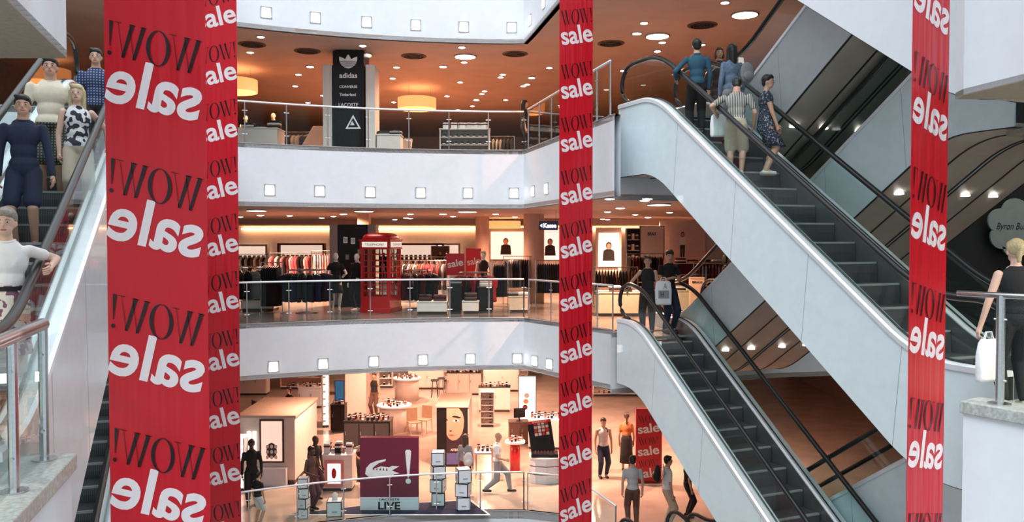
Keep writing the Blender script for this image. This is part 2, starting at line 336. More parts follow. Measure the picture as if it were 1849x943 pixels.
# ---------------------------------------------------------------- escalators
def esc(name, label, A, d, z_top, z_bot, tan, Wd, n, e_top=1.0, e_bot=1.0, depth=1.04, side=PANEL, group=None, lines=True, glz=None, soff=None, hh=1.05, spots=0, bare=False):
    glz = glz or TEAL; soff = soff or SOFFIT
    A = Vector((A[0], A[1], 0)); d = Vector((d[0], d[1], 0)).normalized(); n = Vector((n[0], n[1], 0)).normalized()
    Ln = (z_top-z_bot)/tan; S0, S1 = -e_top, Ln+e_bot
    org = Vector((A.x+d.x*Ln, A.y+d.y*Ln, z_bot))
    T = thing(name, label, 'escalator', org, 0, group)
    def zf(s, w=.8):
        t = 0
        for i in range(9):
            q = s+(i-4)/4*w/2; t += min(z_top, max(z_bot, z_top-tan*q))
        return t/9
    def pt(s, u, z): return A+d*s+n*u+Vector((0, 0, z))-org
    SS = [S0]+[S0+(S1-S0)*i/56 for i in range(1, 56)]+[S1]
    def sweep(mb, poly, m, a=None, b=None, zz=zf):
        ss = [s for s in SS if (a is None or s > a) and (b is None or s < b)]
        if a is not None: ss = [a]+ss
        if b is not None: ss = ss+[b]
        mb.loft([[pt(s, u, zz(s)+h) for u, h in poly] for s in ss], m); return mb
    for k, u0 in enumerate((0, Wd-.03)):
        mb = MB(); sweep(mb, [(u0, -depth), (u0+.03, -depth), (u0+.03, .27), (u0, .27)], side)
        if lines:                                # panel joints
            q = .6
            while q < Ln:
                uu = -.002 if k == 0 else Wd
                mb.loft([[pt(q+.0, uu, zf(q)-depth+.01), pt(q+.006, uu, zf(q)-depth+.01), pt(q+.006, uu+.002, zf(q)-depth+.01), pt(q, uu+.002, zf(q)-depth+.01)],
                         [pt(q+.12, uu, zf(q+.12)+.26), pt(q+.126, uu, zf(q+.12)+.26), pt(q+.126, uu+.002, zf(q+.12)+.26), pt(q+.12, uu+.002, zf(q+.12)+.26)]], GREY); q += 1.55
        mb.build('side_panel', T)
    for k, u0 in enumerate((-.02, Wd-.2)):
        mb = MB(); sweep(mb, [(u0, .25), (u0+.22, .25), (u0+.22, .31), (u0+.03, .335), (u0, .31)], DECK)
        ul = u0+.145 if k == 0 else u0+.075
        sweep(mb, [(ul, .32), (ul+.022, .32), (ul+.022, .345), (ul, .345)], RUBBER); mb.build('deck', T)
    for k, u0 in enumerate((.2, Wd-.215)):
        mb = MB(); sweep(mb, [(u0, -.12), (u0+.015, -.12), (u0+.015, .3), (u0, .3)], mat('skirt_metal', (.3, .31, .31), .3, .8)); mb.build('skirt', T)
    mb = MB(); sweep(mb, [(.03, -depth), (Wd-.03, -depth), (Wd-.03, -depth+.05), (.03, -depth+.05)], soff)
    for u0 in ((.012, Wd*.5, Wd-.04) if not bare else (.0, Wd-.03)): sweep(mb, [(u0, -depth-.012), (u0+.035, -depth-.012), (u0+.035, -depth), (u0, -depth)], DARK)
    so = mb.build('soffit', T)
    for i in range(spots):
        q = Ln*(i+.5)/spots
        for uu in (Wd*.27, Wd*.73):
            p = pt(q, uu, zf(q)-depth-.02); m2 = MB(); m2.lathe((0, 0, 0), [(.075, .02), (.075, -.005), (.055, -.008)], LAMP, 14); o = m2.build('spotlight', T, loc=None); o.location = p; o['label'] = 'small round lit spotlight in the soffit'
    mb = MB(); sweep(mb, [(.2, -.2), (Wd-.2, -.2), (Wd-.2, -.16), (.2, -.16)], CHAR); mb.build('step_track', T)
    # landings
    for nm, a, b, z in (('landing_plate', S0, .05, z_top), ('landing_plate', Ln-.05, S1, z_bot)):
        mb = MB(); mb.loft([[pt(q, u, z+h) for u, h in ((.2, -.03), (Wd-.2, -.03), (Wd-.2, .006), (.2, .006))] for q in (a, b)], STEEL); mb.build(nm, T)
    # steps share one mesh
    wdt = Wd-.45; td = .4; rise = td*tan; ang = math.atan2(n.y, n.x); flip = d.cross(n).z   # local x = n, y = uphill
    sm = MB(); sgn = 1
    prof = [(-.0, 0), (td+.02, 0), (td+.02, -.05), (.06, -.07), (.035, -rise*.6), (.0, -rise-.02), (-.02, -rise-.02), (-.022, -rise*.5), (-.012, -.03)]
    me = None; k = 0; q = .25
    while q < Ln-.1:
        if me is None:
            up = -d
            v0 = [up*y+n*(-wdt/2)+Vector((0, 0, z)) for y, z in prof]; v1 = [up*y+n*(wdt/2)+Vector((0, 0, z)) for y, z in prof]
            sm.loft([v0, v1], STEP)
            e0 = [up*y+n*(-wdt/2)+Vector((0, 0, z)) for y, z in ((-.014, -.022), (-.014, .004), (.035, .004), (.035, .0))]
            sm.loft([e0, [p+n*wdt for p in e0]], STEPE)
            o = sm.build('step', T); me = o.data
        else:
            o = bpy.data.objects.new('step', me); C.objects.link(o); o.parent = T
        o.location = pt(q, Wd/2, min(z_top-.01, zf(q-td*.5))); q += td
    # handrails and glass
    r = (hh-.33)/2
    for k, u in enumerate((.1, Wd-.1)):
        path = []
        for i in range(11): a = -PI/2*.95+PI*.97*i/10; path.append((S0+r*1.0-r*1.15*math.cos(a)-.0, z_top+hh-r+r*math.sin(a)))
        ss = [s for s in SS if S0+r < s < S1-r]; path += [(s, zf(s)+hh) for s in ss]
        for i in range(11): a = PI/2-PI*.97*i/10; path.append((S1-r+r*1.15*math.cos(a), z_bot+hh-r+r*math.sin(a)))
        mb = MB(); mb.tube([pt(s, u, z) for s, z in path], .042, RUBBER, 8); mb.build('handrail', T, smooth=True)
        mb = MB(); mb.tube([pt(s, u, z-.035) for s, z in path], .014, STEEL, 6); mb.build('handrail_guide', T)
        # glass, in panes
        up_ = [(s, z-.03) for s, z in path]
        cuts = [i for i in range(11, len(up_)-11, 9)]; cuts = [0]+cuts+[len(up_)-1]
        for a, b in zip(cuts, cuts[1:]):
            seg = up_[a:b+1]
            if a > 0: seg = [(seg[0][0]+.006, seg[0][1])]+seg[1:]
            lo = []
            if a == 0: lo = [(seg[-1][0], zf(seg[-1][0])+.3)]+([(seg[0][0], zf(S0)+.3)])
            elif b == len(up_)-1: lo = [(seg[-1][0], z_bot+.3), (seg[0][0], zf(seg[0][0])+.3)]
            else: lo = [(s, zf(s)+.3) for s, z in seg[::-1]]
            poly = seg+lo; m2 = MB(); m2.loft([[pt(s, u-.005, z) for s, z in poly], [pt(s, u+.005, z) for s, z in poly]], glz); m2.build('glass_pane', T)
    return T, (lambda s, u, dz=0: A+d*s+n*u+Vector((0, 0, zf(s)+dz)))
T_A = .694
ESC2, e2 = esc('escalator', 'large upper escalator descending past the right red banner, five riders near its top', E2A, DA, L2, LN, T_A, 1.4, NA, 1.25, 1.0)
ESCL, eL = esc('escalator', 'empty escalator descending from the middle floor beside the central banner', ELA, DA, L1, L0, T_A, 1.4, NA, .75, 1.0, lines=True)
ESCB, eB = esc('escalator', 'escalator sinking below the ground floor, only its handrail ends in view at the bottom', ELA, DA, L0, -4.9, T_A, 1.4, NA, .75, 1.0, lines=False)
ESC4, e4 = esc('escalator', 'topmost escalator whose bright white side cuts the upper right corner', E2A, DA, L3+.36, L2N, T_A, 1.4, NA, 1.0, .9, lines=False, side=WHITE)
DB = -DA
def bline(u, s): v = Vector((E2A[0], E2A[1], 0))+NA*u+DA*s; return v
def bfl(label, u, s_foot, zb, zt, **k):
    Ln = (zt-zb)/T_A; a = bline(u, s_foot+Ln); return esc('escalator', label, (a.x, a.y), DB, zt, zb, T_A, 1.42, NA, group=None, spots=3, **k)
bfl('upper scissor escalator rising towards the viewer, mirrored underside, behind the riders', 1.5, .3, L2, L3+.3, e_bot=1.0, side=PANELG)
bfl('second upper scissor escalator, right beside the first and mostly behind the right banner', 2.96, .3, L2, L3+.3, e_bot=1.0, side=PANELG)
bfl('middle scissor escalator, its satin underside seen between the two descending escalators', 2.25, -2.5, L1, L2N, e_top=1.1, side=PANEL)
bfl('middle scissor escalator nearest the cloud sign, dark joints along its underside', 3.71, -2.5, L1, L2N, e_top=1.1, side=PANEL)
bfl('lowest scissor escalator behind the empty descending escalator at the lower right', 2.25, -1.3, L0, LN, side=PANEL)
D1 = (.305, -.952); N1 = (-.952, -.305); T1 = .505
E1A = (-5.9, 13.4)
ESC1, e1 = esc('escalator', 'left escalator with riders coming down towards the viewer', E1A, D1, L2, LN, T1, 1.25, N1, 1.0, .75, depth=1.75, side=PANEL)
ESC0, e0 = esc('escalator', 'lower left escalator whose dark steps show beneath the one with riders', E1A, D1, L1, LN-4.18, T1, 1.4, N1, 1.0, .8, depth=1.2, side=PANEL, lines=False)

# ---------------------------------------------------------------- railings
def rail(name, label, path, z, h, posts, group=None, r=.022, railmat=DECK, glz=GLASS, prad=.018):
    """posts are distances along the path; a pane hangs between each two"""
    path = [Vector((p[0], p[1], 0)) for p in path]; L = [0]
    for a, b in zip(path, path[1:]): L.append(L[-1]+(b-a).length)
    def at(s):
        s = max(0, min(L[-1], s))
        for i in range(len(path)-1):
            if s <= L[i+1]+1e-9: return path[i].lerp(path[i+1], (s-L[i])/(L[i+1]-L[i]))
        return path[-1]
    o = path[0]+Vector((0, 0, z)); T = thing(name, label, 'railing', o, 0, group)
    mb = MB(); mb.tube([p+Vector((0, 0, z+h))-o for p in path], r, railmat, 10); mb.build('top_rail', T, smooth=True)
    for s in posts:
        p = at(s); q = at(s+.05) if s < L[-1]-.06 else at(s-.05); t = (q-p).normalized()
        mb = MB(); mb.tube([p+Vector((0, 0, z))-o, p+Vector((0, 0, z+h))-o], prad, STEEL, 10); mb.lathe(p+Vector((0, 0, z))-o, [(prad*2.6, 0), (prad*2.6, .012), (prad*1.2, .014)], STEEL, 14)
        for f in (.22, .78):
            c = p+Vector((0, 0, z+h*f))-o; mb.tube([c-t*.06, c+t*.06], .012, STEEL, 6)
        mb.build('post', T, smooth=False)
    ss = sorted(posts)
    for a, b in zip(ss, ss[1:]):
        n = max(1, int((b-a)/.5)); pts = [at(a+.035+(b-a-.07)*i/n) for i in range(n+1)]
        rings = [[q+Vector((0, 0, z+.03))-o, q+Vector((0, 0, z+h-.06))-o, q+Vector((0, .01, z+h-.06))-o, q+Vector((0, .01, z+.03))-o] for q in pts]
        mb = MB(); mb.loft(rings, glz); mb.build('glass_pane', T)
    return T
def plen(path): return sum((Vector(b)-Vector(a)).length for a, b in zip(path, path[1:]))
def inset(edge, t=.06):
    out = []; n = len(edge)
    for i, p in enumerate(edge):
        a = Vector(edge[max(i-1, 0)]); b = Vector(edge[min(i+1, n-1)]); d = (b-a).normalized(); out.append((p[0]-d.y*t, p[1]+d.x*t))
    return out
def arclen_at(path, px):                          # distance along a path at which it crosses a column of the view
    a = (px-924.5)/F; s = 0
    for p, q in zip(path, path[1:]):
        f0 = p[0]-a*p[1]; f1 = q[0]-a*q[1]; l = (Vector(q)-Vector(p)).length
        if f0 <= 0 <= f1: return s+l*(-f0/(f1-f0))
        s += l
    return s
A_ = inset(ARC)
pa2 = [(-6.6+.0, 19.1)]+A_[1:]
for nm, lab, z, posts, wing, wp in (
    ('glass_railing', 'glass railing along the curved edge of the upper floor', L2, (444, 519, 593, 666, 739, 811, 882, 950), [(.4, 20.5), (1.76, 14.95)], (0, 1.0, 2.0, 3.0, 4.0, 5.0, 5.85)),
    ('glass_railing', 'glass railing along the curved edge of the middle floor', L1, (445, 521, 595, 668, 740, 812, 883, 951), [(.42, 20.65), (2.2, 18.1)], (0, .9, 1.8, 2.6, 3.25)),
    ('glass_railing', 'glass railing along the curved edge of the ground floor', L0, (445, 533, 618, 702, 787, 867, 949), [(.4, 20.85), (1.2, 20.6), (1.9, 19.45), (2.3, 18.25)], (0, .95, 2.0, 3.6))):
    rail(nm, lab, A_, z, .97, [arclen_at(A_, p) for p in posts]+[plen(A_)], r=.024)
    rail(nm, lab.replace('curved edge', 'short straight wing, right end of the edge'), wing, z, .97, list(wp), r=.024)
llp = [(-2.36, 2.6), (-2.98, 4.7), (-3.14, 5.2), (-3.36, 5.95)]
LR = rail('glass_railing', 'thick steel railing on the stone ledge at the lower left corner', [(-2.3, 2.7), (-2.90, 4.45), (-3.14, 5.2), (-3.38, 5.97)], LEDGE, .98, [plen([(-2.3, 2.7), (-2.90, 4.45), (-3.14, 5.2)]), plen([(-2.3, 2.7), (-2.90, 4.45), (-3.14, 5.2), (-3.38, 5.97)])-.01, 1.2], r=.045, railmat=STEEL, prad=.032)
RR = rail('glass_railing', 'steel railing on the stone ledge in front of the blonde woman', [(4.47, 8.32), (4.86, 7.72), (5.2, 7.17), (6.3, 5.4)], LEDGE, 1.05, [.42, 1.6, 3.0], r=.03, railmat=STEEL, prad=.04)

# ---------------------------------------------------------------- square lamps in the white edges
lampmesh = None
def fascia_lamp(p, nrm, label, grp):
    global lampmesh
    if lampmesh is None:
        mb = MB(); mb.box((-.13, -.012, -.135), (.13, .0, .135), GREY); mb.build('frame', None); f = C.objects[-1]
        T = thing('fascia_lamp', label, 'lamp'); f.parent = T
        mb = MB(); mb.loft([[Vector((x, -.014, z)) for x, z in ((-.1, -.11), (.1, -.11), (.09, .1), (-.09, .1))], [Vector((x, -.03, z)) for x, z in ((-.095, -.105), (.095, -.105), (.085, .095), (-.085, .095))]], COOL); mb.build('lit_glass', T)
        lampmesh = T; o = T
    else: o = dup(lampmesh)
    o.location = p; o.rotation_euler = (0, 0, nrm); tag(o, label, 'lamp', grp); return o
ORD = ['first', 'second', 'third', 'fourth', 'fifth', 'sixth', 'seventh', 'eighth', 'ninth', 'tenth', 'eleventh', 'twelfth']
def on_arc(px, edge):
    a = (px-924.5)/F
    for p, q in zip(edge, edge[1:]):
        f0 = p[0]-a*p[1]; f1 = q[0]-a*q[1]
        if f0 <= 0 <= f1:
            t = -f0/(f1-f0); return Vector((p[0]+(q[0]-p[0])*t, p[1]+(q[1]-p[1])*t, 0)), math.atan2(q[1]-p[1], q[0]-p[0])
for lev, edge, xs, py in (('top', EDGE3, (484, 572, 664, 752, 838, 924, 957, 982), 49), ('upper', EDGE2, (488, 578, 669, 760, 845, 928, 963, 987), 349), ('middle', EDGE1, (492, 582, 674, 763, 849, 934, 966, 993), 647)):
    for i, px in enumerate(xs):
        p, a = on_arc(px, edge); z = {'top': 12.15, 'upper': 8.03, 'middle': 3.87}[lev]
        fascia_lamp((p.x, p.y, z), a, '%s square lamp from the left on the white edge of the %s floor' % (ORD[i], lev), 'square lamps on the white edges')

# ---------------------------------------------------------------- ceiling fittings
sp0 = None
def spot(p, label, grp, r=.1, energy=0, m=LAMP):
    global sp0
    if sp0 is None or sp0[1] != (r, m):
        T = thing('recessed_spotlight', label, 'spotlight')
        mb = MB(); mb.lathe((0, 0, 0), [(r*1.25, 0), (r*1.25, -.012), (r, -.016), (r, 0)], STEEL, 16); mb.build('trim_ring', T)
        mb = MB(); mb.lathe((0, 0, 0), [(r*.95, -.002), (r*.9, -.022), (r*.4, -.035), (.005, -.038)], m, 14); mb.build('lit_bulb', T); sp0 = (T, (r, m)); o = T
    else: o = dup(sp0[0])
    o.location = p; tag(o, label, 'spotlight', grp)
    if energy: light(o, energy, (1, .74, .63) if p[2] < 4 else ((1, .5, .32) if p[2] < 9 else (1, .46, .25)))
    return o
def light(par, e, col=(1, .5, .27), size=.25, z=-.08, spread=PI*.9):
    l = bpy.data.lights.new('glow', 'SPOT'); l.energy = e; l.color = col; l.shadow_soft_size = .06; l.spot_size = math.radians(165); l.spot_blend = 1
    o = bpy.data.objects.new('glow', l); C.objects.link(o); o.parent = par; o.location = (0, 0, z); return o
S2 = [(471, 66), (539, 134), (533, 155), (583, 172), (556, 185), (655, 82), (648, 110), (716, 121), (709, 141), (733, 175), (711, 184), (834, 85), (838, 112), (908, 134), (904, 139), (831, 148), (945, 155), (952, 152), (870, 169), (875, 164), (807, 173), (913, 180), (853, 191), (827, 198), (992, 122), (1163, 41), (1196, 76), (1187, 92), (1267, 80), (1125, 127), (1309, 4), (452, 94), (620, 140)]
for i, (x, y) in enumerate(S2):
    spot(G(x, y, C2), 'small round spotlight in the brown ceiling of the upper floor', 'spotlights in the upper ceiling', .09, 0)
for i, (x, y) in enumerate([(560, 120), (800, 120), (960, 140), (1150, 60), (640, 175), (860, 180)]):
    spot(G(x, y, C2), 'round spotlight throwing warm light, upper floor ceiling', 'warm spotlights in the upper ceiling', .11, 560)
for i, (x, y) in enumerate([(652, 98), (840, 101), (1187, 64), (1345, 25)]):
    p = G(x, y, C2); T = thing('disc_lamp', 'flat lit disc lamp, %s from the left in the upper ceiling' % ORD[i], 'lamp', p, 0, 'disc lamps in the upper ceiling')
    mb = MB(); mb.lathe((0, 0, 0), [(.3, 0), (.3, -.03), (.27, -.035)], STEEL, 24); mb.build('rim', T); mb = MB(); mb.lathe((0, 0, -.03), [(.27, 0), (.27, -.008), (.02, -.012)], LAMP, 24); mb.build('diffuser', T); light(T, 120, (1, .8, .62))
for i, (x, y) in enumerate([(555, 92), (747, 101), (930, 97), (455, 80), (1103, 78), (1268, 45)]):
    p = G(x, y, C2); T = thing('ceiling_vent', 'dark round air vent in the upper ceiling, %s in order of the list from the left' % ORD[i], 'vent', p, 0, 'round vents in the upper ceiling')
    T['label'] = ['dark round ceiling vent left of the first disc lamp', 'dark round ceiling vent between the first two disc lamps', 'dark round ceiling vent right of the second disc lamp', 'leftmost dark round vent in the upper ceiling', 'dark round ceiling vent just right of the central banner', 'dark round ceiling vent above the navy dressed rider'][i]
    mb = MB(); mb.lathe((0, 0, 0), [(.34, 0), (.34, -.015), (.3, -.02)], mat('vent_brown', (.1, .06, .045), .6), 24); mb.build('rim', T)
    mb = MB()
    for k in range(4): mb.lathe((0, 0, -.02), [(.28-.07*k, 0), (.28-.07*k, -.012), (.25-.07*k, -.012), (.25-.07*k, 0)], CHAR, 24)
    mb.build('louvre', T)
for (x, y, Y, lab) in ((425, 173, 24, 'glowing orange drum lamp half behind the left banner'), (753, 203, 27, 'glowing orange drum lamp hanging right of the black brand column')):
    p = W(x, y, Y); T = thing('drum_lamp', lab, 'lamp', p, 0, 'orange drum lamps')
    R = .62
    mb = MB(); mb.lathe((0, 0, 0), [(R, .1), (R, .45), (R-.03, .45), (R-.03, .1)], DRUM, 32); mb.build('shade', T)
    mb = MB(); mb.lathe((0, 0, .1), [(R-.03, .0), (R-.03, .02), (.02, .02)], DRUMB, 32); mb.build('diffuser', T)
    mb = MB()
    for k in range(3): mb.tube([(R*.7*math.cos(k*2.1), R*.7*math.sin(k*2.1), .45), (R*.7*math.cos(k*2.1), R*.7*math.sin(k*2.1), C2-p.z)], .008, STEEL, 5)
    mb.build('hanger', T); light(T, 200, (1, .45, .2), z=.05)
S1 = [(434, 391), (426, 401), (446, 405), (537, 399), (533, 406), (523, 389), (602, 390), (581, 393), (713, 396), (733, 393), (741, 386), (741, 394), (772, 398), (768, 407), (751, 411), (787, 402), (817, 415), (828, 400), (838, 412), (861, 407), (818, 390), (869, 392), (911, 398), (930, 391), (895, 386), (944, 411), (1101, 349), (1169, 350), (1164, 361), (1097, 382), (1209, 383), (1147, 387), (1097, 396), (1088, 395), (1104, 407)]
for x, y in S1:
    y = max(358, min(y, 403)); spot(G(x, y, C1), 'small round spotlight in the glowing ceiling of the middle floor', 'spotlights in the middle ceiling', .1, 0)
for x, y in [(470, 388), (620, 386), (800, 386), (960, 388), (1120, 375), (700, 397), (900, 397), (1170, 392)]:
    spot(G(x, y, C1), 'round spotlight throwing warm light, middle floor ceiling', 'warm spotlights in the middle ceiling', .12, 950)
for i, (x, y) in enumerate([(463, 379), (657, 380), (844, 381), (1190, 368)]):
    p = G(x, y, C1); T = thing('disc_lamp', 'flat lit disc lamp, %s from the left in the middle ceiling' % ORD[i], 'lamp', p, 0, 'disc lamps in the middle ceiling')
    mb = MB(); mb.lathe((0, 0, 0), [(.27, 0), (.27, -.03), (.25, -.035)], STEEL, 24); mb.build('rim', T); mb = MB(); mb.lathe((0, 0, -.03), [(.25, 0), (.25, -.008), (.02, -.012)], LAMP, 24); mb.build('diffuser', T)
for x, y in [(-5, 24), (-1.5, 24), (2, 24), (-5, 30), (-1, 30), (3, 30), (5.5, 25), (-1, 36), (-5, 36)]:
    spot(Vector((x, y, C0)), 'round spotlight throwing warm light on the cosmetics hall', 'warm spotlights in the ground ceiling', .12, 270)
for i, (x, y, lab) in enumerate([(1822, 218, ''), (1810, 345, '')]):
    pass
mb = MB(); mb.box((-12, 36.85, 7.28), (12, 36.95, 7.34), mat('cove_glow', (1, .7, .5), .5, emit=(1, .5, .25), es=9)); tag(mb.build('cove_light'), 'long glowing cove light strip along the top of the far shop wall', 'lamp')
mb = MB(); mb.box((-14, 33.4, 7.45), (14, 36.8, C1), CEIL); struct(mb.build('ceiling_dropped'))

for x, y in ((-5.5, 4.6), (6.6, 6.2), (8.5, 8)):  # added fixtures: their bounce off the near floor brightens the near ceilings
    o = spot(Vector((x, y, SB)), 'added round spotlight brightening the near floor and ceiling beside the viewer', 'added spotlights in the near ceiling', .1, 0); light(o, 350, (1, .9, .78))
# ---------------------------------------------------------------- people
FIN = []      # (object, voxel, extra detail mesh) grown into one surface at the end
SKIN = mat('skin_light', (.56, .33, .23), .5, noise=.05); SKIN2 = mat('skin_pale', (.68, .44, .34), .5, noise=.05); SKIN3 = mat('skin_dark', (.07, .035, .022), .45, noise=.05)
LIP = mat('lips', (.4, .1, .08), .4); EYEW = mat('eye_white', (.7, .7, .68), .3); IRIS = mat('eye_iris', (.02, .012, .01), .2)
HB = mat('hair_black', (.008, .006, .005), .5, noise=.3, nscale=80); HBR = mat('hair_brown', (.06, .032, .018), .5, noise=.3, nscale=80)
HBL = mat('hair_blonde', (.5, .4, .22), .5, noise=.25, nscale=80); HGR = mat('hair_grey', (.25, .22, .19), .5, noise=.3, nscale=80)
NAVY = mat('navy_cloth', (.012, .02, .05), .85, bump=.4, bscale=25); BLKC = mat('black_cloth', (.01, .01, .012), .85, bump=.4, bscale=25)
WHC = mat('white_cloth', (.8, .8, .8), .85, bump=.5, bscale=18); BEIGEC = mat('beige_cloth', (.5, .43, .33), .85, bump=.4, bscale=20)
GRYC = mat('grey_cloth', (.25, .25, .26), .85, bump=.4, bscale=20); REDC = mat('red_cloth', (.45, .02, .03), .85, bump=.4, bscale=20)
BLUEC = mat('blue_cloth', (.04, .07, .16), .85, bump=.4, bscale=20); DENIM = mat('denim_cloth', (.13, .19, .28), .85, noise=.3, nscale=20)
TEALC = mat('petrol_cloth', (.02, .08, .13), .85, bump=.4, bscale=20); ORC = mat('orange_cloth', (.5, .2, .07), .8); DKRED = mat('burgundy_cloth', (.12, .008, .015), .8)
CREAMC = mat('cream_cloth', (.72, .66, .52), .85, bump=.5, bscale=18)
FLORAL = pattern('floral_cloth', 'floral', (.03, .03, .05), (.75, .75, .76), 14, thr=.47); FLSK = pattern('floral_skirt_cloth', 'floral', (.18, .08, .13), (.68, .64, .58), 16, thr=.47)
PLAID = pattern('plaid_cloth', 'plaid', (.015, .03, .1), (.25, .3, .42), 9, thr=.5); PLSH = pattern('plaid_shorts_cloth', 'plaid', (.02, .024, .02), (.17, .18, .13), 9, thr=.4)
STRP = pattern('striped_cloth', 'stripes', (.03, .03, .035), (.5, .48, .44), 12, thr=.45); STRH = pattern('bold_striped_cloth', 'stripes', (.02, .02, .02), (.7, .65, .6), 10, thr=.5, rot=(0, PI/2, 0))
DOTS = pattern('dotted_dress_cloth', 'floral', (.02, .028, .05), (.3, .33, .38), 40, thr=.6)
SHOEB = mat('black_shoe', (.012, .012, .012), .4); SHOEW = mat('pale_shoe', (.6, .55, .48), .5); MANQ = mat('mannequin_white', (.85, .82, .78), .25, noise=.02)
def ik(a, b, l1, l2, pole):
    a, b = Vector(a), Vector(b); d = b-a; L = min(d.length, (l1+l2)*.998); d.normalize(); b = a+d*L
    x = (l1*l1-l2*l2+L*L)/(2*L); h = math.sqrt(max(l1*l1-x*x, 0)); p = Vector(pole); p = (p-d*p.dot(d)).normalized()
    return a+d*x+p*h, b
def person(name, label, loc, H=1.7, yaw=0, hands=(None, None), feet=((-.055, 0, 0), (.055, .0, 0)), lean=0, head=(0, 0), skin=None, top=None, sleeve=.45, bottom=None, btype='trousers', blen=1.0,
           hair=None, hstyle='short', shoes=None, female=False, group=None, vox=.016, hip=None, build=1.0, cat='person', belt=None, turn=0, face=True, tuck=True):
    """stands at its own origin facing -Y; every length is a share of the height"""
    skin = skin or SKIN; shoes = shoes or SHOEB; w = build
    T = thing(name, label, cat, loc, math.radians(yaw), group)
    V = Vector; ln = math.radians(lean); U = V((0, -math.sin(ln), math.cos(ln))); X = V((math.cos(math.radians(turn)), math.sin(math.radians(turn)), 0)); Fw = V((X.y, -X.x, 0))
    fz = min(feet[0][2], feet[1][2]); hc = V((0, .0+.25*math.sin(ln)*.6, (hip or .515)+fz))
    sh = .108*w if not female else .094*w
    chest = hc+U*.235; neck = hc+U*.325; base = hc+U*.348
    S = [hc+U*.27-X*sh, hc+U*.27+X*sh]
    hy, hp = math.radians(head[0]), math.radians(head[1]-lean*.4)
    R = Matrix.Rotation(hy, 3, 'Z') @ Matrix.Rotation(hp, 3, 'X'); hd = base+V((0, -.012, .0))+R @ V((0, -.006, .056))
    arms = []
    for i, sgn in enumerate((-1, 1)):
        t = hands[i]; t = V(t) if t else V((sgn*(sh+.03), -.03, hc.z-.045))
        e, hnd = ik(S[i], t, .172, .15, (sgn*.6, .8, -.2) if not (len(hands) > 2) else hands[2]); arms.append((S[i], e, hnd))
    legs = []
    for i, sgn in enumerate((-1, 1)):
        f = V(feet[i]); hp_ = hc+X*sgn*.05+V((0, 0, -.02)); an = f+V((0, 0, .045)); k, an2 = ik(hp_, an, .245, .245, (sgn*.1, -1, 0)); legs.append((hp_, k, an2))
    def sc_(p): return V(p)*H
    def cap(m, a, b, r1, r2, mt): m.cap(sc_(a), sc_(b), r1*H, r2*H, mt)
    def ell(m, c, r, mt, M=None): m.ball(sc_(c), tuple(q*H for q in r), mt, 16, 12, M)
    TM = Matrix((X, -Fw, U)).transposed()       # torso frame
    def torso(m, g, mt, low=True):
        ell(m, hc+U*.22, (.088*w+g, .06*w+g, .1+g*.5), mt, TM); ell(m, hc+U*.12, (.072*w+g, .054*w+g, .09), mt, TM)
        ell(m, hc+U*.255, (sh*.88+g, .045*w+g, .045+g*.4), mt, TM)
        ell(m, hc+U*.302, (sh*.62, .036+g*.5, .026), mt, TM)
        if low: ell(m, hc+U*.03, ((.088 if female else .082)*w+g, .062*w+g, .075), mt, TM)
        if female: 
            for q in (-1, 1): ell(m, hc+U*.215+X*q*.034+Fw*.033, (.032+g*.6, .028+g*.6, .032+g*.6), mt)
    B = MB(); torso(B, -.004, skin)
    cap(B, neck-U*.02, base+V((0, -.01, .015)), .037*w if not female else .03, .033*w if not female else .027, skin)
    ell(B, hd+R @ V((0, .006, .012)), (.044, .054, .058), skin, R); ell(B, hd+R @ V((0, -.016, -.028)), (.032, .034, .035), skin, R)
    ell(B, hd+R @ V((0, -.053, -.006)), (.007, .012, .012), skin, R)
    for q in (-1, 1):
        ell(B, hd+R @ V((q*.045, .008, -.004)), (.006, .011, .016), skin, R)
    for i, (a, e, h) in enumerate(arms):
        cap(B, a, e, .027*w, .021*w, skin); cap(B, e, h, .021*w, .0145*w, skin)
        d = (h-e).normalized(); cap(B, h, h+d*.035, .014, .017, skin)
    for i, (a, k, n_) in enumerate(legs):
        cap(B, a, k, .05*w, .034*w, skin); cap(B, k, n_, .033*w, .021*w, skin); cap(B, k.lerp(n_, .1)+V((0, .008, 0)), k.lerp(n_, .45)+V((0, .01, 0)), .028*w, .029*w, skin)
        cap(B, n_, n_+V((0, -.07, -.028)), .02, .016, skin)
    E = MB()
    for i, (a, e, h) in enumerate(arms):        # fingers and thumb
        d = (h-e).normalized(); sgn = (-1, 1)[i]; side = Fw if abs(d.dot(Fw)) < .8 else V((0, 0, 1)); side = (side-d*side.dot(d)).normalized(); inn = d.cross(side)*(1 if i else -1)
        if inn.dot(X)*sgn > 0: inn = -inn
        for j, fl in enumerate((.038, .043, .040, .031)):
            p = h+d*.042+side*(.016-.0105*j); m1 = p+d*fl*.55+inn*.006; m2 = p+d*fl*.9+inn*.02
            E.tube([sc_(p-d*.012), sc_(p), sc_(m1), sc_(m2)], [.0062*H, .006*H, .0052*H, .004*H], skin, 6)
        p = h+d*.01+side*.014; E.tube([sc_(p), sc_(p+side*.014+d*.016+inn*.004), sc_(p+side*.016+d*.034+inn*.012)], [.0068*H, .006*H, .0045*H], skin, 6)
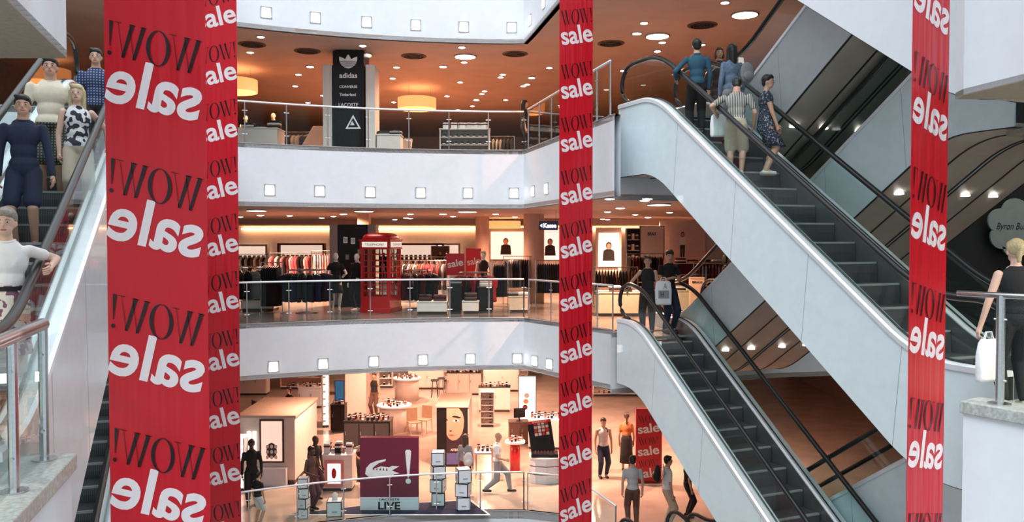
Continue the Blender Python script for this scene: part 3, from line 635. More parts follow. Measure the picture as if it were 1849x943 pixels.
    if face:
        for q in (-1, 1):
            E.ball(sc_(hd+R @ V((q*.0185, -.0435, .008))), (.0078*H, .0055*H, .0038*H), EYEW, 10, 6, R); E.ball(sc_(hd+R @ V((q*.0185, -.0475, .008))), (.0042*H, .0035*H, .0040*H), IRIS, 8, 6, R)
            E.tube([sc_(hd+R @ V((q*.009, -.048, .019))), sc_(hd+R @ V((q*.02, -.0475, .0225))), sc_(hd+R @ V((q*.03, -.042, .019)))], [.0018*H, .0026*H, .0014*H], hair or HB, 5)
        E.ball(sc_(hd+R @ V((0, -.0465, -.0285))), (.0145*H, .005*H, .005*H), LIP, 10, 6, R)
    o = MB.build(B, 'body', T, True); FIN.append((o, vox*.8, E))
    if top:
        m = MB(); torso(m, .008, top, low=True if tuck is False else False)
        if tuck: ell(m, hc+U*.06, (.082*w+.006, .062*w+.004, .06), top, TM)
        for a, e, h in arms:
            if sleeve > 0:
                q = a.lerp(e, min(1, sleeve*1.25)) if sleeve < .8 else e
                cap(m, a, q, .030*w, (.0295 if sleeve < .8 else .027)*w, top)
                if sleeve >= .8: cap(m, e, e.lerp(h, .92), .028*w, .021*w, top)
            elif sleeve == 0: cap(m, a+(a-chest).normalized()*-.03, a.lerp(chest, .4), .026, .04, top)
        if tuck is False or sleeve >= .4:
            k = MB(); k.tube([sc_(neck+U*.0+V((.036*math.cos(j*PI/8), .036*math.sin(j*PI/8), -.004-.01*max(0, -math.sin(j*PI/8))))) for j in range(17)], .007*H, top, 6); k.build('collar', T, True)
        o = m.build('shirt' if btype != 'dress' else 'dress_top', T, True); FIN.append((o, vox, None))
    if bottom:
        m = MB()
        if btype in ('trousers', 'shorts'):
            ell(m, hc+V((0, 0, .015)), (.09*w, .069*w, .07), bottom)
            for a, k, n_ in legs:
                L1_ = min(1, blen*2); cap(m, a, a.lerp(k, L1_), .057*w, (.049 if btype == 'trousers' else .053)*w, bottom)
                if blen > .5: cap(m, k, k.lerp(n_, (blen-.5)*2*.93), .048*w, .032*w if btype == 'trousers' else .04, bottom)
        else:
            kn = (legs[0][1]+legs[1][1])/2; an = (legs[0][2]+legs[1][2])/2; rings = []
            pts = [hc+U*.1, hc+U*.03, hc-V((0, 0, .06))]+[hc.lerp(kn if blen <= .5 else an, t) for t in ((blen*1.2, blen*2.0) if blen <= .5 else (.4, blen))]
            rr = [(.076, .06), (.094, .074), (.1, .08), (.104, .085), (.118, .096)]
            for p, (rx, ry) in zip(pts, rr): rings.append([sc_(p+V((rx*w*math.cos(j*PI/10), ry*w*math.sin(j*PI/10)*(1+.04*math.sin(j*2.5)), 0))) for j in range(20)])
            m.loft(rings, bottom)
        o = m.build({'trousers': 'trousers', 'shorts': 'shorts', 'skirt': 'skirt', 'dress': 'dress_skirt'}[btype], T, True)
        if btype in ('trousers', 'shorts'): FIN.append((o, vox, None))
    if belt:
        m = MB(); m.loft([[sc_(hc+U*z+V((.089*w*math.cos(j*PI/10), .07*w*math.sin(j*PI/10), 0))) for j in range(20)] for z in (.075, .095)], belt); m.build('belt', T)
    if hair:
        m = MB(); c = hd+R @ V((0, .016, .024)); ell(m, c+R @ V((0, .002, .003)), (.0515, .055, .057), hair, R)
        ell(m, hd+R @ V((0, -.022, .052)), (.038, .026, .02), hair, R); ell(m, hd+R @ V((.02, -.03, .045)), (.02, .016, .013), hair, R); ell(m, hd+R @ V((-.025, -.022, .062)), (.026, .02, .014), hair, R)
        if hstyle == 'short': ell(m, hd+R @ V((0, .036, -.004)), (.042, .03, .04), hair, R)
        if hstyle in ('long', 'bob'):
            L_ = -.14 if hstyle == 'long' else -.055
            cap(m, hd+R @ V((0, .035, 0)), hd+R @ V((0, .045, L_)), .045, .034, hair)
            for q in (-1, 1): cap(m, hd+R @ V((q*.042, .01, .02)), hd+R @ V((q*.046, .012, L_*.9)), .019, .016, hair)
        if hstyle == 'tail': cap(m, hd+R @ V((0, .06, .01)), hd+R @ V((0, .075, -.11)), .022, .012, hair)
        if hstyle == 'bun': ell(m, hd+R @ V((0, .065, .03)), (.028, .026, .028), hair, R); cap(m, hd+R @ V((0, .07, .03)), hd+R @ V((0, .06, -.05)), .016, .014, hair)
        o = m.build('hair', T, True); FIN.append((o, vox*.8, None))
    if shoes:
        for i, (a, k, n_) in enumerate(legs):
            m = MB(); f = V(feet[i]); cap(m, f+V((0, .022, .022)), f+V((0, -.085, .014)), .025, .02, shoes); m.build('shoe', T, True)
    return T
def px(x, Y, z): return Vector((XP(x, Y), Y, z))
def grow():
    bpy.context.view_layer.update()
    for o, v, e in FIN:
        r = o.modifiers.new('surface', 'REMESH'); r.mode = 'VOXEL'; r.voxel_size = v; r.use_smooth_shade = True
        s = o.modifiers.new('soft', 'SMOOTH'); s.factor = .6; s.iterations = 3 if e else 5
    dg = bpy.context.evaluated_depsgraph_get()
    for o, v, e in FIN:
        me = bpy.data.meshes.new_from_object(o.evaluated_get(dg)); old = o.data
        if e and e.v:
            vs = [tuple(q.co) for q in me.vertices]; fs = [tuple(p.vertices) for p in me.polygons]; k = len(vs); n0 = len(fs)
            mats = [old.materials[0]]+[m for m in e.ms if m != old.materials[0]]
            m2 = bpy.data.meshes.new(me.name); m2.from_pydata(vs+e.v, [], fs+[tuple(a+k for a in f) for f in e.f])
            for q in mats: m2.materials.append(q)
            m2.polygons.foreach_set('material_index', [0]*n0+[mats.index(e.ms[i]) for i in e.m]); m2.polygons.foreach_set('use_smooth', [True]*len(m2.polygons)); m2.update(); me = m2
        o.modifiers.clear(); o.data = me
# riders on the left escalator (facing the viewer)
def z1(Y): return 7.058+.53*(Y-9.54)
HOLD = lambda x, y, z: (x, y, z)
person('person', 'man in dark navy shirt and navy shorts riding down the left escalator', (XP(46, 9.0), 9.0, z1(9.0)), 1.68, 20, skin=SKIN, top=NAVY, sleeve=.9, tuck=False, bottom=NAVY, btype='shorts', blen=.42, hair=HB, shoes=SHOEB, vox=.012, head=(8, 0), hands=(None, (.17, -.06, .47)))
person('person', 'man in cream short sleeved shirt and plaid shorts, standing behind the navy dressed man', (XP(96, 10.1), 10.1, z1(10.1)), 1.74, 24, skin=SKIN, top=CREAMC, sleeve=.5, bottom=PLSH, btype='shorts', blen=.46, hair=HB, vox=.012, tuck=False, build=1.12)
person('person', 'woman in black and white floral top and beige capri trousers on the left escalator', (XP(143, 9.75), 9.75, z1(9.7)), 1.56, 30, skin=SKIN2, top=FLORAL, sleeve=0, tuck=False, bottom=BEIGEC, btype='trousers', blen=.8, hair=HBL, hstyle='long', shoes=SHOEW, female=True, vox=.012, hands=(None, (.2, .0, .56)), head=(-12, 0))
person('person', 'man in blue plaid shirt half hidden behind the left red banner', (XP(178, 10.9), 10.9, z1(10.9)), 1.6, 20, skin=SKIN, top=PLAID, sleeve=.5, bottom=BLKC, tuck=False, hair=HB, vox=.014)
person('person', 'woman in white tee and floral skirt holding the handrail at the left edge', (XP(12, 6.62), 6.62, z1(6.6)+.03), 1.62, 24, skin=SKIN2, top=WHC, sleeve=.42, bottom=FLSK, btype='skirt', blen=.47, hair=HGR, hstyle='short', belt=BLKC, shoes=SHOEW, female=True, vox=.011, hands=((-.15, .0, .45), (.19, -.02, .70)), head=(-5, 4))
# riders on the upper right escalator (facing away or sideways)
def z2(Y): return L2-.753*(14.7-Y) if Y < 14.5 else L2
person('person', 'man in petrol blue sweater seen from behind, hand on the left handrail', (3.12, 14.1, z2(14.1)), 1.62, 176, skin=SKIN, top=TEALC, sleeve=.9, tuck=False, bottom=BLKC, hair=HB, vox=.014, face=False, hands=((-.13, -.03, .47), (.2, -.12, .6)))
person('person', 'woman in pale denim jacket with long black hair and shoulder bag, seen from behind', (3.66, 13.9, z2(13.9)), 1.64, 195, skin=SKIN, top=DENIM, sleeve=.9, tuck=False, bottom=GRYC, hair=HB, hstyle='long', vox=.014, female=True, face=False)
person('person', 'man in striped shirt and beige shorts bending his head on the upper escalator', (3.52, 13.1, z2(13.1)), 1.56, 160, lean=10, skin=SKIN, top=STRP, sleeve=.55, tuck=False, bottom=BEIGEC, btype='shorts', blen=.5, hair=HB, vox=.013, build=1.15, face=False, head=(0, 30), shoes=SHOEW, hands=((-.16, -.1, .5), (.2, -.05, .62)))
person('person', 'woman in dark dotted dress standing beside the man in the striped shirt', (3.99, 13.12, z2(13.1)), 1.58, 80, skin=SKIN, top=DOTS, sleeve=.3, bottom=DOTS, btype='dress', blen=.48, hair=HB, hstyle='short', vox=.013, female=True, head=(-15, 5), shoes=SHOEW, build=1.1, hands=((-.1, -.1, .47), (.1, -.12, .47)))
person('person', 'person in dark clothes standing at the top of the upper escalator facing the viewer', px(1296, 16.9, L2), 1.66, 0, skin=SKIN, top=BLKC, sleeve=.9, tuck=False, bottom=BLKC, hair=HBR, hstyle='bob', vox=.016)
person('person', 'blonde woman in black strappy top seen from behind at the right edge', (5.04, 8.3, LN), 1.7, 168, skin=SKIN2, top=BLKC, sleeve=0, bottom=BLKC, hair=HBL, hstyle='bun', female=True, vox=.011, face=False, hands=((-.13, -.02, .47), (.2, .03, .47)), shoes=SHOEW)
# middle floor
person('person', 'woman in black tank top at the head of the empty escalator, left of the man', px(1170, 17.3, L1+.01), 1.64, -15, skin=SKIN, top=BLKC, sleeve=0, bottom=BLKC, hair=HBR, hstyle='tail', female=True, vox=.016, hands=((-.24, -.08, .55), None))
person('person', 'man in black tee holding a white shopping bag at the head of the empty escalator', px(1208, 17.5, L1+.01), 1.76, 20, skin=SKIN, top=BLKC, sleeve=.4, tuck=False, bottom=NAVY, hair=HB, vox=.016, hands=((-.06, -.14, .66), (.08, -.1, .63)), head=(-20, 15))
person('person', 'woman in dark clothes browsing right of the beige pedestal on the middle floor', px(1312, 19.2, L1), 1.66, 60, skin=SKIN, top=BLKC, sleeve=.5, bottom=BLKC, hair=HB, hstyle='bob', female=True, vox=.02)
person('person', 'dark haired shopper in black behind the railing of the upper floor', px(946, 22.3, L2), 1.5, 90, skin=SKIN, top=BLKC, sleeve=.5, bottom=BLKC, hair=HB, hstyle='long', female=True, vox=.02)
# ground floor
def gz(x, y): p = G(x, y, 0); return (p.x, p.y, 0)
person('person', 'bald man in white polo and grey trousers striding to the right', gz(898, 889), 1.7, 88, skin=SKIN, top=WHC, sleeve=.5, tuck=False, bottom=GRYC, vox=.016, feet=((-.05, .19, .02), (.05, -.2, 0)), hip=.49, hands=((-.12, -.14, .55), (.13, .05, .5)), build=1.1)
person('person', 'woman with long brown hair and crossed bag walking past the face poster', gz(840, 893), 1.64, 160, skin=SKIN, top=GRYC, sleeve=.9, bottom=DKRED, hair=HBR, hstyle='long', female=True, vox=.018, feet=((-.05, .1, 0), (.05, -.08, 0)), face=False)
person('person', 'dark skinned woman in brown top standing in front, behind the railing', gz(562, 921), 1.64, 65, skin=SKIN3, top=mat('brown_cloth', (.1, .05, .035), .8), sleeve=0, tuck=False, bottom=mat('plum_cloth', (.07, .025, .035), .8), hair=HB, hstyle='short', female=True, vox=.018, hands=((-.1, -.14, .58), (.1, -.14, .6)))
person('person', 'dark skinned man in black tee close behind the woman in the brown top', gz(569, 902), 1.72, 60, skin=SKIN3, top=BLKC, sleeve=.5, tuck=False, bottom=mat('plum_cloth', (.07, .025, .035), .8), vox=.018)
person('person', 'woman in blue tee and dark red shorts standing in the aisle, seen from behind', gz(539, 822), 1.72, 170, skin=SKIN, top=BLUEC, sleeve=.45, tuck=False, bottom=REDC, btype='shorts', blen=.42, hair=mat('hair_red', (.25, .07, .03), .5), hstyle='tail', female=True, vox=.02, face=False)
person('person', 'sales clerk in black leaning over the long counter at the left', (XP(526, 29.7), 29.7, 0), 1.66, -50, lean=28, skin=SKIN, top=BLKC, sleeve=.9, bottom=BLKC, hair=HB, hstyle='bun', female=True, vox=.02, hands=((-.05, -.3, .6), (.1, -.3, .6)))
person('person', 'woman in dark strapless top standing at the back beside the beige pillar', gz(676, 752), 1.7, -10, skin=SKIN, top=BLKC, sleeve=-1, bottom=mat('brown_cloth', (.1, .05, .035), .8), hair=HBR, hstyle='tail', female=True, vox=.02)
person('person', 'person in black and white striped top bending over the black make-up counter', gz(652, 868), 1.55, 55, lean=55, skin=SKIN, top=STRH, sleeve=.6, bottom=BLKC, hair=HB, hstyle='bob', female=True, vox=.02)
person('person', 'man in dark clothes at the lower left beside the lit display cabinet', gz(455, 912), 1.72, 20, skin=SKIN3, top=BLKC, sleeve=.9, tuck=False, bottom=BLKC, hair=HB, vox=.018)
person('person', 'child in black top and white shorts by the railing at the lower left', gz(466, 948), 1.3, 150, skin=SKIN, top=BLKC, sleeve=.5, tuck=False, bottom=WHC, btype='shorts', blen=.45, hair=HB, vox=.018, face=False)
person('person', 'man in printed white tank top and dark trousers walking beside the central banner', gz(1089, 862), 1.74, 10, skin=SKIN, top=pattern('print_tank_cloth', 'floral', (.05, .05, .05), (.7, .68, .66), 5, thr=.42), sleeve=0, tuck=False, bottom=NAVY, hair=HB, vox=.018)
person('person', 'woman in orange top and long black skirt left of the red sale stand', gz(1131, 850), 1.74, 175, skin=SKIN, top=ORC, sleeve=.5, bottom=BLKC, btype='skirt', blen=.8, hair=HBR, hstyle='tail', female=True, vox=.018, face=False)
person('person', 'man in grey shirt seen from behind near the escalator heads', px(1144, 19.7, 0), 1.72, 178, skin=SKIN, top=mat('pale_grey_cloth', (.42, .42, .43), .8), sleeve=.5, tuck=False, bottom=mat('brown_cloth', (.1, .05, .035), .8), hair=HB, vox=.018, face=False)
person('person', 'man in pale shirt carrying a black backpack, right of the sale stand', px(1207, 19.7, 0), 1.72, 100, skin=SKIN, top=WHC, sleeve=.5, tuck=False, bottom=BEIGEC, hair=HB, vox=.018)
person('person', 'person in dark clothes just left of the lower escalator panel', px(1244, 20.4, 0), 1.55, 90, skin=SKIN, top=BLKC, sleeve=.5, bottom=BLKC, hair=HB, vox=.02)
# things they carry
BAGW = mat('white_bag', (.85, .86, .88), .4, bump=.8, bscale=14)
def carrier(label, p, w, h, rz=0, m=BAGW, d=.1, pr=None, cat='bag'):
    T = thing('shopping_bag', label, cat, p, rz); mb = MB(); rings = []
    for z, sx, sy in ((0, .92, .8), (.03, 1, 1), (h*.6, 1.02, .9), (h*.92, .9, .5), (h, .7, .25)):
        rings.append([Vector((w/2*sx*(abs(math.cos(a))**.5)*(1 if math.cos(a) > 0 else -1), d/2*sy*(abs(math.sin(a))**.5)*(1 if math.sin(a) > 0 else -1), z-h)) for a in [j*PI/12+.01 for j in range(24)]])
    mb.loft(rings, m); mb.build('bag_body', T, True); mb = MB()
    for q in (-1, 1): mb.tube([(-w*.22, q*d*.1, -.02), (-w*.12, q*d*.05, .07), (w*.12, q*d*.05, .07), (w*.22, q*d*.1, -.02)], .007, m, 6)
    mb.build('handle', T)
    if pr: 
        mb = MB(); pr(mb); mb.build('print', T)
    return T
carrier('white plastic carrier bag held in the blonde woman\'s left hand', (4.73, 8.22, LN+.7), .3, .42, .4)
def pr(mb):
    mb.loft([[Vector((x, -.056, z)) for x, z in ((-.11, -.36), (.11, -.36), (.11, -.2), (-.11, -.2))], [Vector((x, -.06, z)) for x, z in ((-.11, -.36), (.11, -.36), (.11, -.2), (-.11, -.2))]], GREY)
    word(mb, 'H', (-.03, -.28), .07, .1, BLET, P3((0, -.058, 0))); word(mb, 'A', (.03, -.11), .08, .12, GREY, P3((0, -.056, 0)))
carrier('white printed shopping bag held up by the man in the black tee', px(1198, 17.18, L1+1.12), .34, .5, 0, pr=pr)
carrier('white shopping bag hanging between the riders on the upper escalator', (3.32, 13.35, z2(13.35)+.8), .3, .36, .2)
def rucksack(label, p, rz, m, s=1, nm='backpack'):
    T = thing(nm, label, 'bag', p, rz); mb = MB(); mb.ball((0, 0, 0), (.15*s, .08*s, .22*s), m, 16, 12); mb.ball((0, -.06*s, -.07*s), (.11*s, .05*s, .1*s), m, 14, 8); mb.build('pack', T, True)
    for q in (-1, 1):
        mb = MB(); mb.tube([(q*.09*s, .06*s, .17*s), (q*.1*s, .15*s, .2*s), (q*.1*s, .17*s, .03*s), (q*.1*s, .08*s, -.15*s)], .014*s, m, 6, .5); mb.build('strap', T)
    return T
rucksack('black backpack on the back of the man in the pale shirt', px(1189, 19.68, 1.28), -PI/2-.1, BLKC, 1)
rucksack('grey shoulder bag of the woman in the denim jacket', (3.86, 13.72, z2(13.9)+1.12), .2, GRYC, .8, 'shoulder_bag')
rucksack('white shoulder bag of the woman walking past the face poster', (XP(845, 22.0), 21.98, 1.0), .3, mat('pale_bag', (.6, .58, .56), .6), .9, 'shoulder_bag')
# ---------------------------------------------------------------- red sale banners
def stroke(mb, a, b, wa, wb, m, f):
    mb.add([f(a[0]-wa/2, a[1]), f(a[0]+wa/2, a[1]), f(b[0]+wb/2, b[1]), f(b[0]-wb/2, b[1])], [(0, 1, 2, 3)], m)
def wow(mb, f, m):
    """WOW! in a high contrast book face, box 3 wide and 1 high"""
    for x0 in (0, 1.78):
        for a, b, w in (((.1, 1), (.36, 0), .13), ((.36, 0), (.56, 1), .022), ((.46, 1), (.72, 0), .13), ((.72, 0), (.93, 1), .022)): stroke(mb, (x0+a[0], a[1]), (x0+b[0], b[1]), w, w*.75, m, f)
        for a in (.1, .46, .93): mb.add([f(x0+a-.11, .98), f(x0+a+.11, .98), f(x0+a+.11, 1.0), f(x0+a-.11, 1.0)], [(0, 1, 2, 3)], m)
    v = []; N = 28
    for i in range(N):
        t = i*2*PI/N; v.append(f(1.38+.39*math.cos(t), .5+.52*math.sin(t))); v.append(f(1.38+.26*math.cos(t), .5+.495*math.sin(t)))
    mb.add(v, [(2*i, 2*((i+1) % N), 2*((i+1) % N)+1, 2*i+1) for i in range(N)], m)
    stroke(mb, (2.93, 1), (2.93, .25), .13, .025, m, f)
    mb.add([f(2.93+.065*math.cos(i*PI/5), .06+.065*math.sin(i*PI/5)) for i in range(10)], [tuple(range(10))], m)
def banner(label, pxc, Y, ys, width, yaw, mirror, tilt, top=17, bot=.6, tk=.006, wh=.22, dw=.30):
    c = W(pxc, 471, Y); mb = MB(); o = Vector((c.x, c.y, 0))
    mb.box((-width/2, 0, bot), (width/2, tk, top), FRED)
    sg = -1 if mirror else 1
    for y in ys:
        z = W(pxc, y, Y).z
        word(mb, 'sale', (0, z), .63, .31, FWHT, None, bold=.022, tilt=tilt, mirror=mirror, thick=.004)
        def f(u, v, z=z):
            x = (u/3-.5)*.62+(v-.5)*.035; q = (v-.5)*wh+.0; x, q = x*math.cos(tilt)-q*math.sin(tilt), x*math.sin(tilt)+q*math.cos(tilt); return (sg*x, -.006, z+dw+q)
        wow(mb, f, FBLK)
    b = mb.build('sale_banner'); b.location = o; b.rotation_euler = (0, 0, math.radians(yaw))
    me = b.data
    tag(b, label, 'banner', 'hanging sale banners'); return b
P_ = math.radians
banner('widest red sale banner at the left, its lettering mirrored', 284, 5.47, (-84, 160, 408, 652, 893, 1138), .66, 0, True, P_(13), dw=.265)
banner('red sale banner tucked behind the right edge of the widest banner', 393, 12.98, (-72, 30, 133, 236, 340, 443, 546, 650, 755, 857, 961), .66, 0, False, P_(12), dw=.31, wh=.24)
banner('narrow red sale banner hanging in the middle with readable lettering', 1040, 14.2, (-32, 62, 159, 254, 349, 445, 540, 633, 728, 823, 918, 1013), .66, 27, False, P_(12), dw=.3, wh=.24)
banner('red sale banner at the right, turned edgewise, its lettering mirrored', 1677, 6.75, (-185, 8, 205, 408, 610, 812, 1015), .66, 40, True, P_(12), dw=.28, wh=.24)

# ---------------------------------------------------------------- shop fittings
def printed(name, label, p, w, h, face, frame=None, txts=(), rz=0, d=.05, cat='sign', extra=None, stand=None, group=None):
    """an upright board, bottom centre at p: body, frame, lettering"""
    T = thing(name, label, cat, p, rz, group)
    mb = MB(); mb.box((-w/2, -d/2, 0), (w/2, d/2, h), face); mb.build('board', T, bevel=.004)
    if frame:
        mb = MB(); t = .025
        for a, b in (((-w/2-t, -t), (w/2+t, 0)), ((-w/2-t, h), (w/2+t, h+t)), ((-w/2-t, 0), (-w/2, h)), ((w/2, 0), (w/2+t, h))): mb.box((a[0], -d/2-.01, a[1]), (b[0], d/2+.01, b[1]), frame)
        mb.build('frame', T)
    for t in txts:
        txt, x, z, tw, th, m = t[:6]; mb = MB(); word(mb, txt, (x, z), tw, th, m, Matrix.Translation((0, -d/2, 0)), **(t[6] if len(t) > 6 else {})); mb.build('lettering', T)
    if extra: extra(T, -d/2)
    if stand:
        mb = MB(); mb.box((-w*.4, -.2, -stand), (w*.4, .2, -stand+.02), STEEL)
        for q in (-1, 1): mb.box((q*w*.3-.015, -.015, -stand), (q*w*.3+.015, .015, 0), STEEL)
        mb.build('stand', T)
    return T
def bust(T, y, c, s, skin, hair, cloth, full=False):
    """a printed figure: flat shapes on a poster"""
    def shp(nm, pts, m, k=0):
        mb = MB(); mb.prism([(0, 0)]*3, 0, 0, m) if 0 else None
        v = [Vector((c[0]+x*s, y-.004-.002*k, c[1]+z*s)) for x, z in pts]; mb.add(v, [tuple(range(len(v)))], m); return mb
    el = lambda cx, cz, rx, rz, n=16: [(cx+rx*math.cos(i*2*PI/n), cz+rz*math.sin(i*2*PI/n)) for i in range(n)]
    mb = MB()
    parts = [([(-.42, -.9), (-.36, -.2), (-.1, -.08), (.1, -.08), (.36, -.2), (.42, -.9)][::-1], cloth), (el(0, .14, .2, .25), hair), (el(0, .1, .14, .19), skin), ([(-.07, -.12), (-.06, .0), (.06, 0), (.07, -.12)][::-1], skin)]
    if full: parts = [([(-.13, -1), (-.16, -.2), (.16, -.2), (.13, -1), (.02, -1), (0, -.4), (-.02, -1)][::-1], BLKC), ([(-.2, -.25), (-.2, .25), (.2, .25), (.2, -.25)][::-1], cloth), (el(0, .42, .12, .17), hair), (el(0, .4, .08, .11), skin)]
    for k, (pts, m) in enumerate(parts): mb.extend(shp('x', pts, m, k))
    mb.build('printed_figure', T)
def cabinet(name, label, p, dims, body, top=None, rz=0, plinth=None, cat='counter', panels=0, shelves=0, group=None, pm=None):
    w, d, h = dims; T = thing(name, label, cat, p, rz, group)
    mb = MB(); mb.box((-w/2+.03, -d/2+.03, 0), (w/2-.03, d/2-.03, .08), plinth or CHAR); mb.build('plinth', T)
    mb = MB()
    if shelves:
        mb.box((-w/2, d/2-.03, .08), (w/2, d/2, h-.03), body); mb.box((-w/2, -d/2, .08), (-w/2+.03, d/2-.03, h-.03), body); mb.box((w/2-.03, -d/2, .08), (w/2, d/2-.03, h-.03), body); mb.build('body', T)
        for i in range(shelves):
            z = .1+(h-.15)*i/shelves; m2 = MB(); m2.box((-w/2+.03, -d/2+.01, z), (w/2-.03, d/2-.03, z+.025), top or body); m2.build('shelf', T)
    else: mb.box((-w/2, -d/2, .08), (w/2, d/2, h-.03), body); mb.build('body', T, bevel=.008)
    mb = MB(); mb.box((-w/2-.015, -d/2-.015, h-.03), (w/2+.015, d/2+.015, h), top or body); mb.build('top', T, bevel=.006)
    for i in range(panels):
        x0 = -w/2+.03+(w-.03)*i/panels; m2 = MB(); m2.box((x0, -d/2-.015, .12), (x0+(w-.06)/panels-.03, -d/2, h-.08), pm or body); o = m2.build('door', T, bevel=.004); m3 = MB(); m3.box((x0+.03, -d/2-.035, h*.55), (x0+.045, -d/2-.015, h*.55+.12), STEEL); m3.build('handle', o)
    return T
# small goods, copied
def proto(fn):
    return fn()
def flask():
    T = thing('perfume_bottle', 'perfume bottle', 'bottle'); mb = MB(); mb.lathe((0, 0, 0), [(.03, 0), (.034, .01), (.034, .09), (.014, .11), (.014, .125)], mat('amber_glass', (.5, .22, .12), .1, coat=.5), 12, 1, .6); mb.build('flask', T, True)
    mb = MB(); mb.lathe((0, 0, .125), [(.018, 0), (.018, .035)], STEEL, 10); mb.build('lid', T); return T
def cartonf(m, nm='carton', d=(.09, .05, .13)):
    T = thing(nm, nm, 'box'); mb = MB(); mb.box((-d[0]/2, -d[1]/2, 0), (d[0]/2, d[1]/2, d[2]), m); mb.build('carton_body', T, bevel=.003); mb = MB(); mb.box((-d[0]/2-.001, -d[1]/2-.001, d[2]*.6), (d[0]/2+.001, d[1]/2+.001, d[2]*.8), WLET if m is not WLET else DKRED); mb.build('printed_band', T); return T
def garmentf(m, L=.8, wd=.44, nm='hanging_garment'):
    T = thing(nm, nm, 'garment'); rings = []
    for z, w, t in ((0, .10, .03), (-.05, .36, .05), (-.12, .5, .06), (-.3, .47, .07), (-.34, .38, .075), (-L*.8, .4, .085), (-L, .43, .09)):
        rings.append([Vector((wd/.44*w/2*math.cos(j*PI/7), t/2*math.sin(j*PI/7)*(1+.3*math.sin(j*3)), z)) for j in range(14)])
    mb = MB(); mb.loft(rings, m); mb.build('cloth', T, True)
    mb = MB(); mb.tube([(-.2, 0, -.03), (0, 0, .03), (.2, 0, -.03)], .006, STEEL, 5); mb.tube([(0, 0, .03), (0, 0, .07), (.02, 0, .09), (0, 0, .11)], .004, STEEL, 5); mb.build('hanger', T); return T
def foldedf(m):
    T = thing('folded_sweater', 'folded', 'garment'); mb = MB(); rings = []
    for z, k in ((0, .94), (.01, 1), (.035, 1), (.05, .93)): rings.append([Vector((.17*k*(abs(math.cos(a))**.4)*(1 if math.cos(a) > 0 else -1), .14*k*(abs(math.sin(a))**.4)*(1 if math.sin(a) > 0 else -1), z)) for a in [j*PI/10+.02 for j in range(20)]])
    mb.loft(rings, m); mb.build('folded_cloth', T, True); mb = MB(); mb.tube([(-.06, -.13, .052), (0, -.06, .056), (.06, -.13, .052)], .01, m, 6); mb.build('collar', T); return T
CACHE = {}
def put(key, fn, p, rz, label, group):
    if key not in CACHE: o = fn(); CACHE[key] = o
    else: o = dup(CACHE[key])
    o.location = p; o.rotation_euler = (0, 0, rz); o['label'] = label; o['group'] = group; return o
CL = {'black': BLKC, 'navy': NAVY, 'grey': GRYC, 'red': REDC, 'pink': mat('pink_cloth', (.75, .25, .3), .85), 'white': WHC, 'beige': BEIGEC, 'brown': mat('brown_cloth2', (.12, .06, .04), .8), 'burgundy': DKRED}
def round_rack(label, p, R, cols, n, L=.8, h=1.3, glabel=None, grp=None):
    T = thing('round_clothes_rack', label, 'clothes rack', p); mb = MB(); mb.tube([(R*math.cos(i*PI/12), R*math.sin(i*PI/12), h) for i in range(25)], .014, STEEL, 6); mb.build('ring_rail', T)
    mb = MB(); mb.tube([(0, 0, .02), (0, 0, h)], .02, STEEL, 8); 
    for k in range(3): mb.tube([(0, 0, h), (R*math.cos(k*2.1), R*math.sin(k*2.1), h)], .01, STEEL, 6)
    mb.build('pole', T); mb = MB(); mb.lathe((0, 0, 0), [(.3, 0), (.3, .02), (.05, .04)], STEEL, 20); mb.build('base', T)
    for i in range(n):
        a = i*2*PI/n; c = cols[i % len(cols)]; put(('g', c, L), lambda: garmentf(CL[c], L), (p[0]+R*math.cos(a), p[1]+R*math.sin(a), p[2]+h-.11), a+.25, glabel, grp)
def bar_rack(label, p, w, rz, cols, n, L=.8, h=1.35, glabel=None, grp=None):
    T = thing('clothes_rail', label, 'clothes rack', p, rz); mb = MB(); mb.tube([(-w/2, 0, h), (w/2, 0, h)], .014, STEEL, 6); mb.build('rail_bar', T)
    for q in (-1, 1):
        mb = MB(); mb.tube([(q*w/2, 0, 0), (q*w/2, 0, h)], .014, STEEL, 6); mb.tube([(q*w/2, -.25, .02), (q*w/2, .25, .02)], .016, STEEL, 6); mb.build('upright', T)
    for i in range(n):
        x = -w/2+.08+(w-.16)*i/(n-1); c = cols[(i*7//3) % len(cols)]; put(('g', c, L), lambda: garmentf(CL[c], L), (p[0]+x*math.cos(rz), p[1]+x*math.sin(rz), p[2]+h-.11), rz+PI/2-.2, glabel, grp)
def table_stacks(label, p, dims, body, cols, nx, nz, glabel, grp, rz=0, ny=1, top=None):
    T = cabinet('display_table', label, p, dims, body, top, rz, cat='table'); w, d, h = dims
    for i in range(nx):
        for j in range(ny):
            for k in range(nz if isinstance(nz, int) else nz[i % len(nz)]):
                c = cols[(i+k+j) % len(cols)]; x = -w/2+w*(i+.5)/nx; y = 0 if ny == 1 else (-d/4 if j == 0 else d/4)
                q = Vector((x*math.cos(rz)-y*math.sin(rz), x*math.sin(rz)+y*math.cos(rz), h+.052*k)); put(('f', c), lambda: foldedf(CL[c]), Vector(p)+q, rz, glabel, grp)
def mannequin(label, p, H, yaw, hat=False, **k):
    T = person('mannequin', label, p, H, yaw, skin=MANQ, vox=.018, face=False, cat='mannequin', shoes=MANQ, **k)
    mb = MB(); mb.lathe((0, 0, -.03), [(.24, 0), (.24, .015)], STEEL, 24); mb.build('stand_plate', T); return T

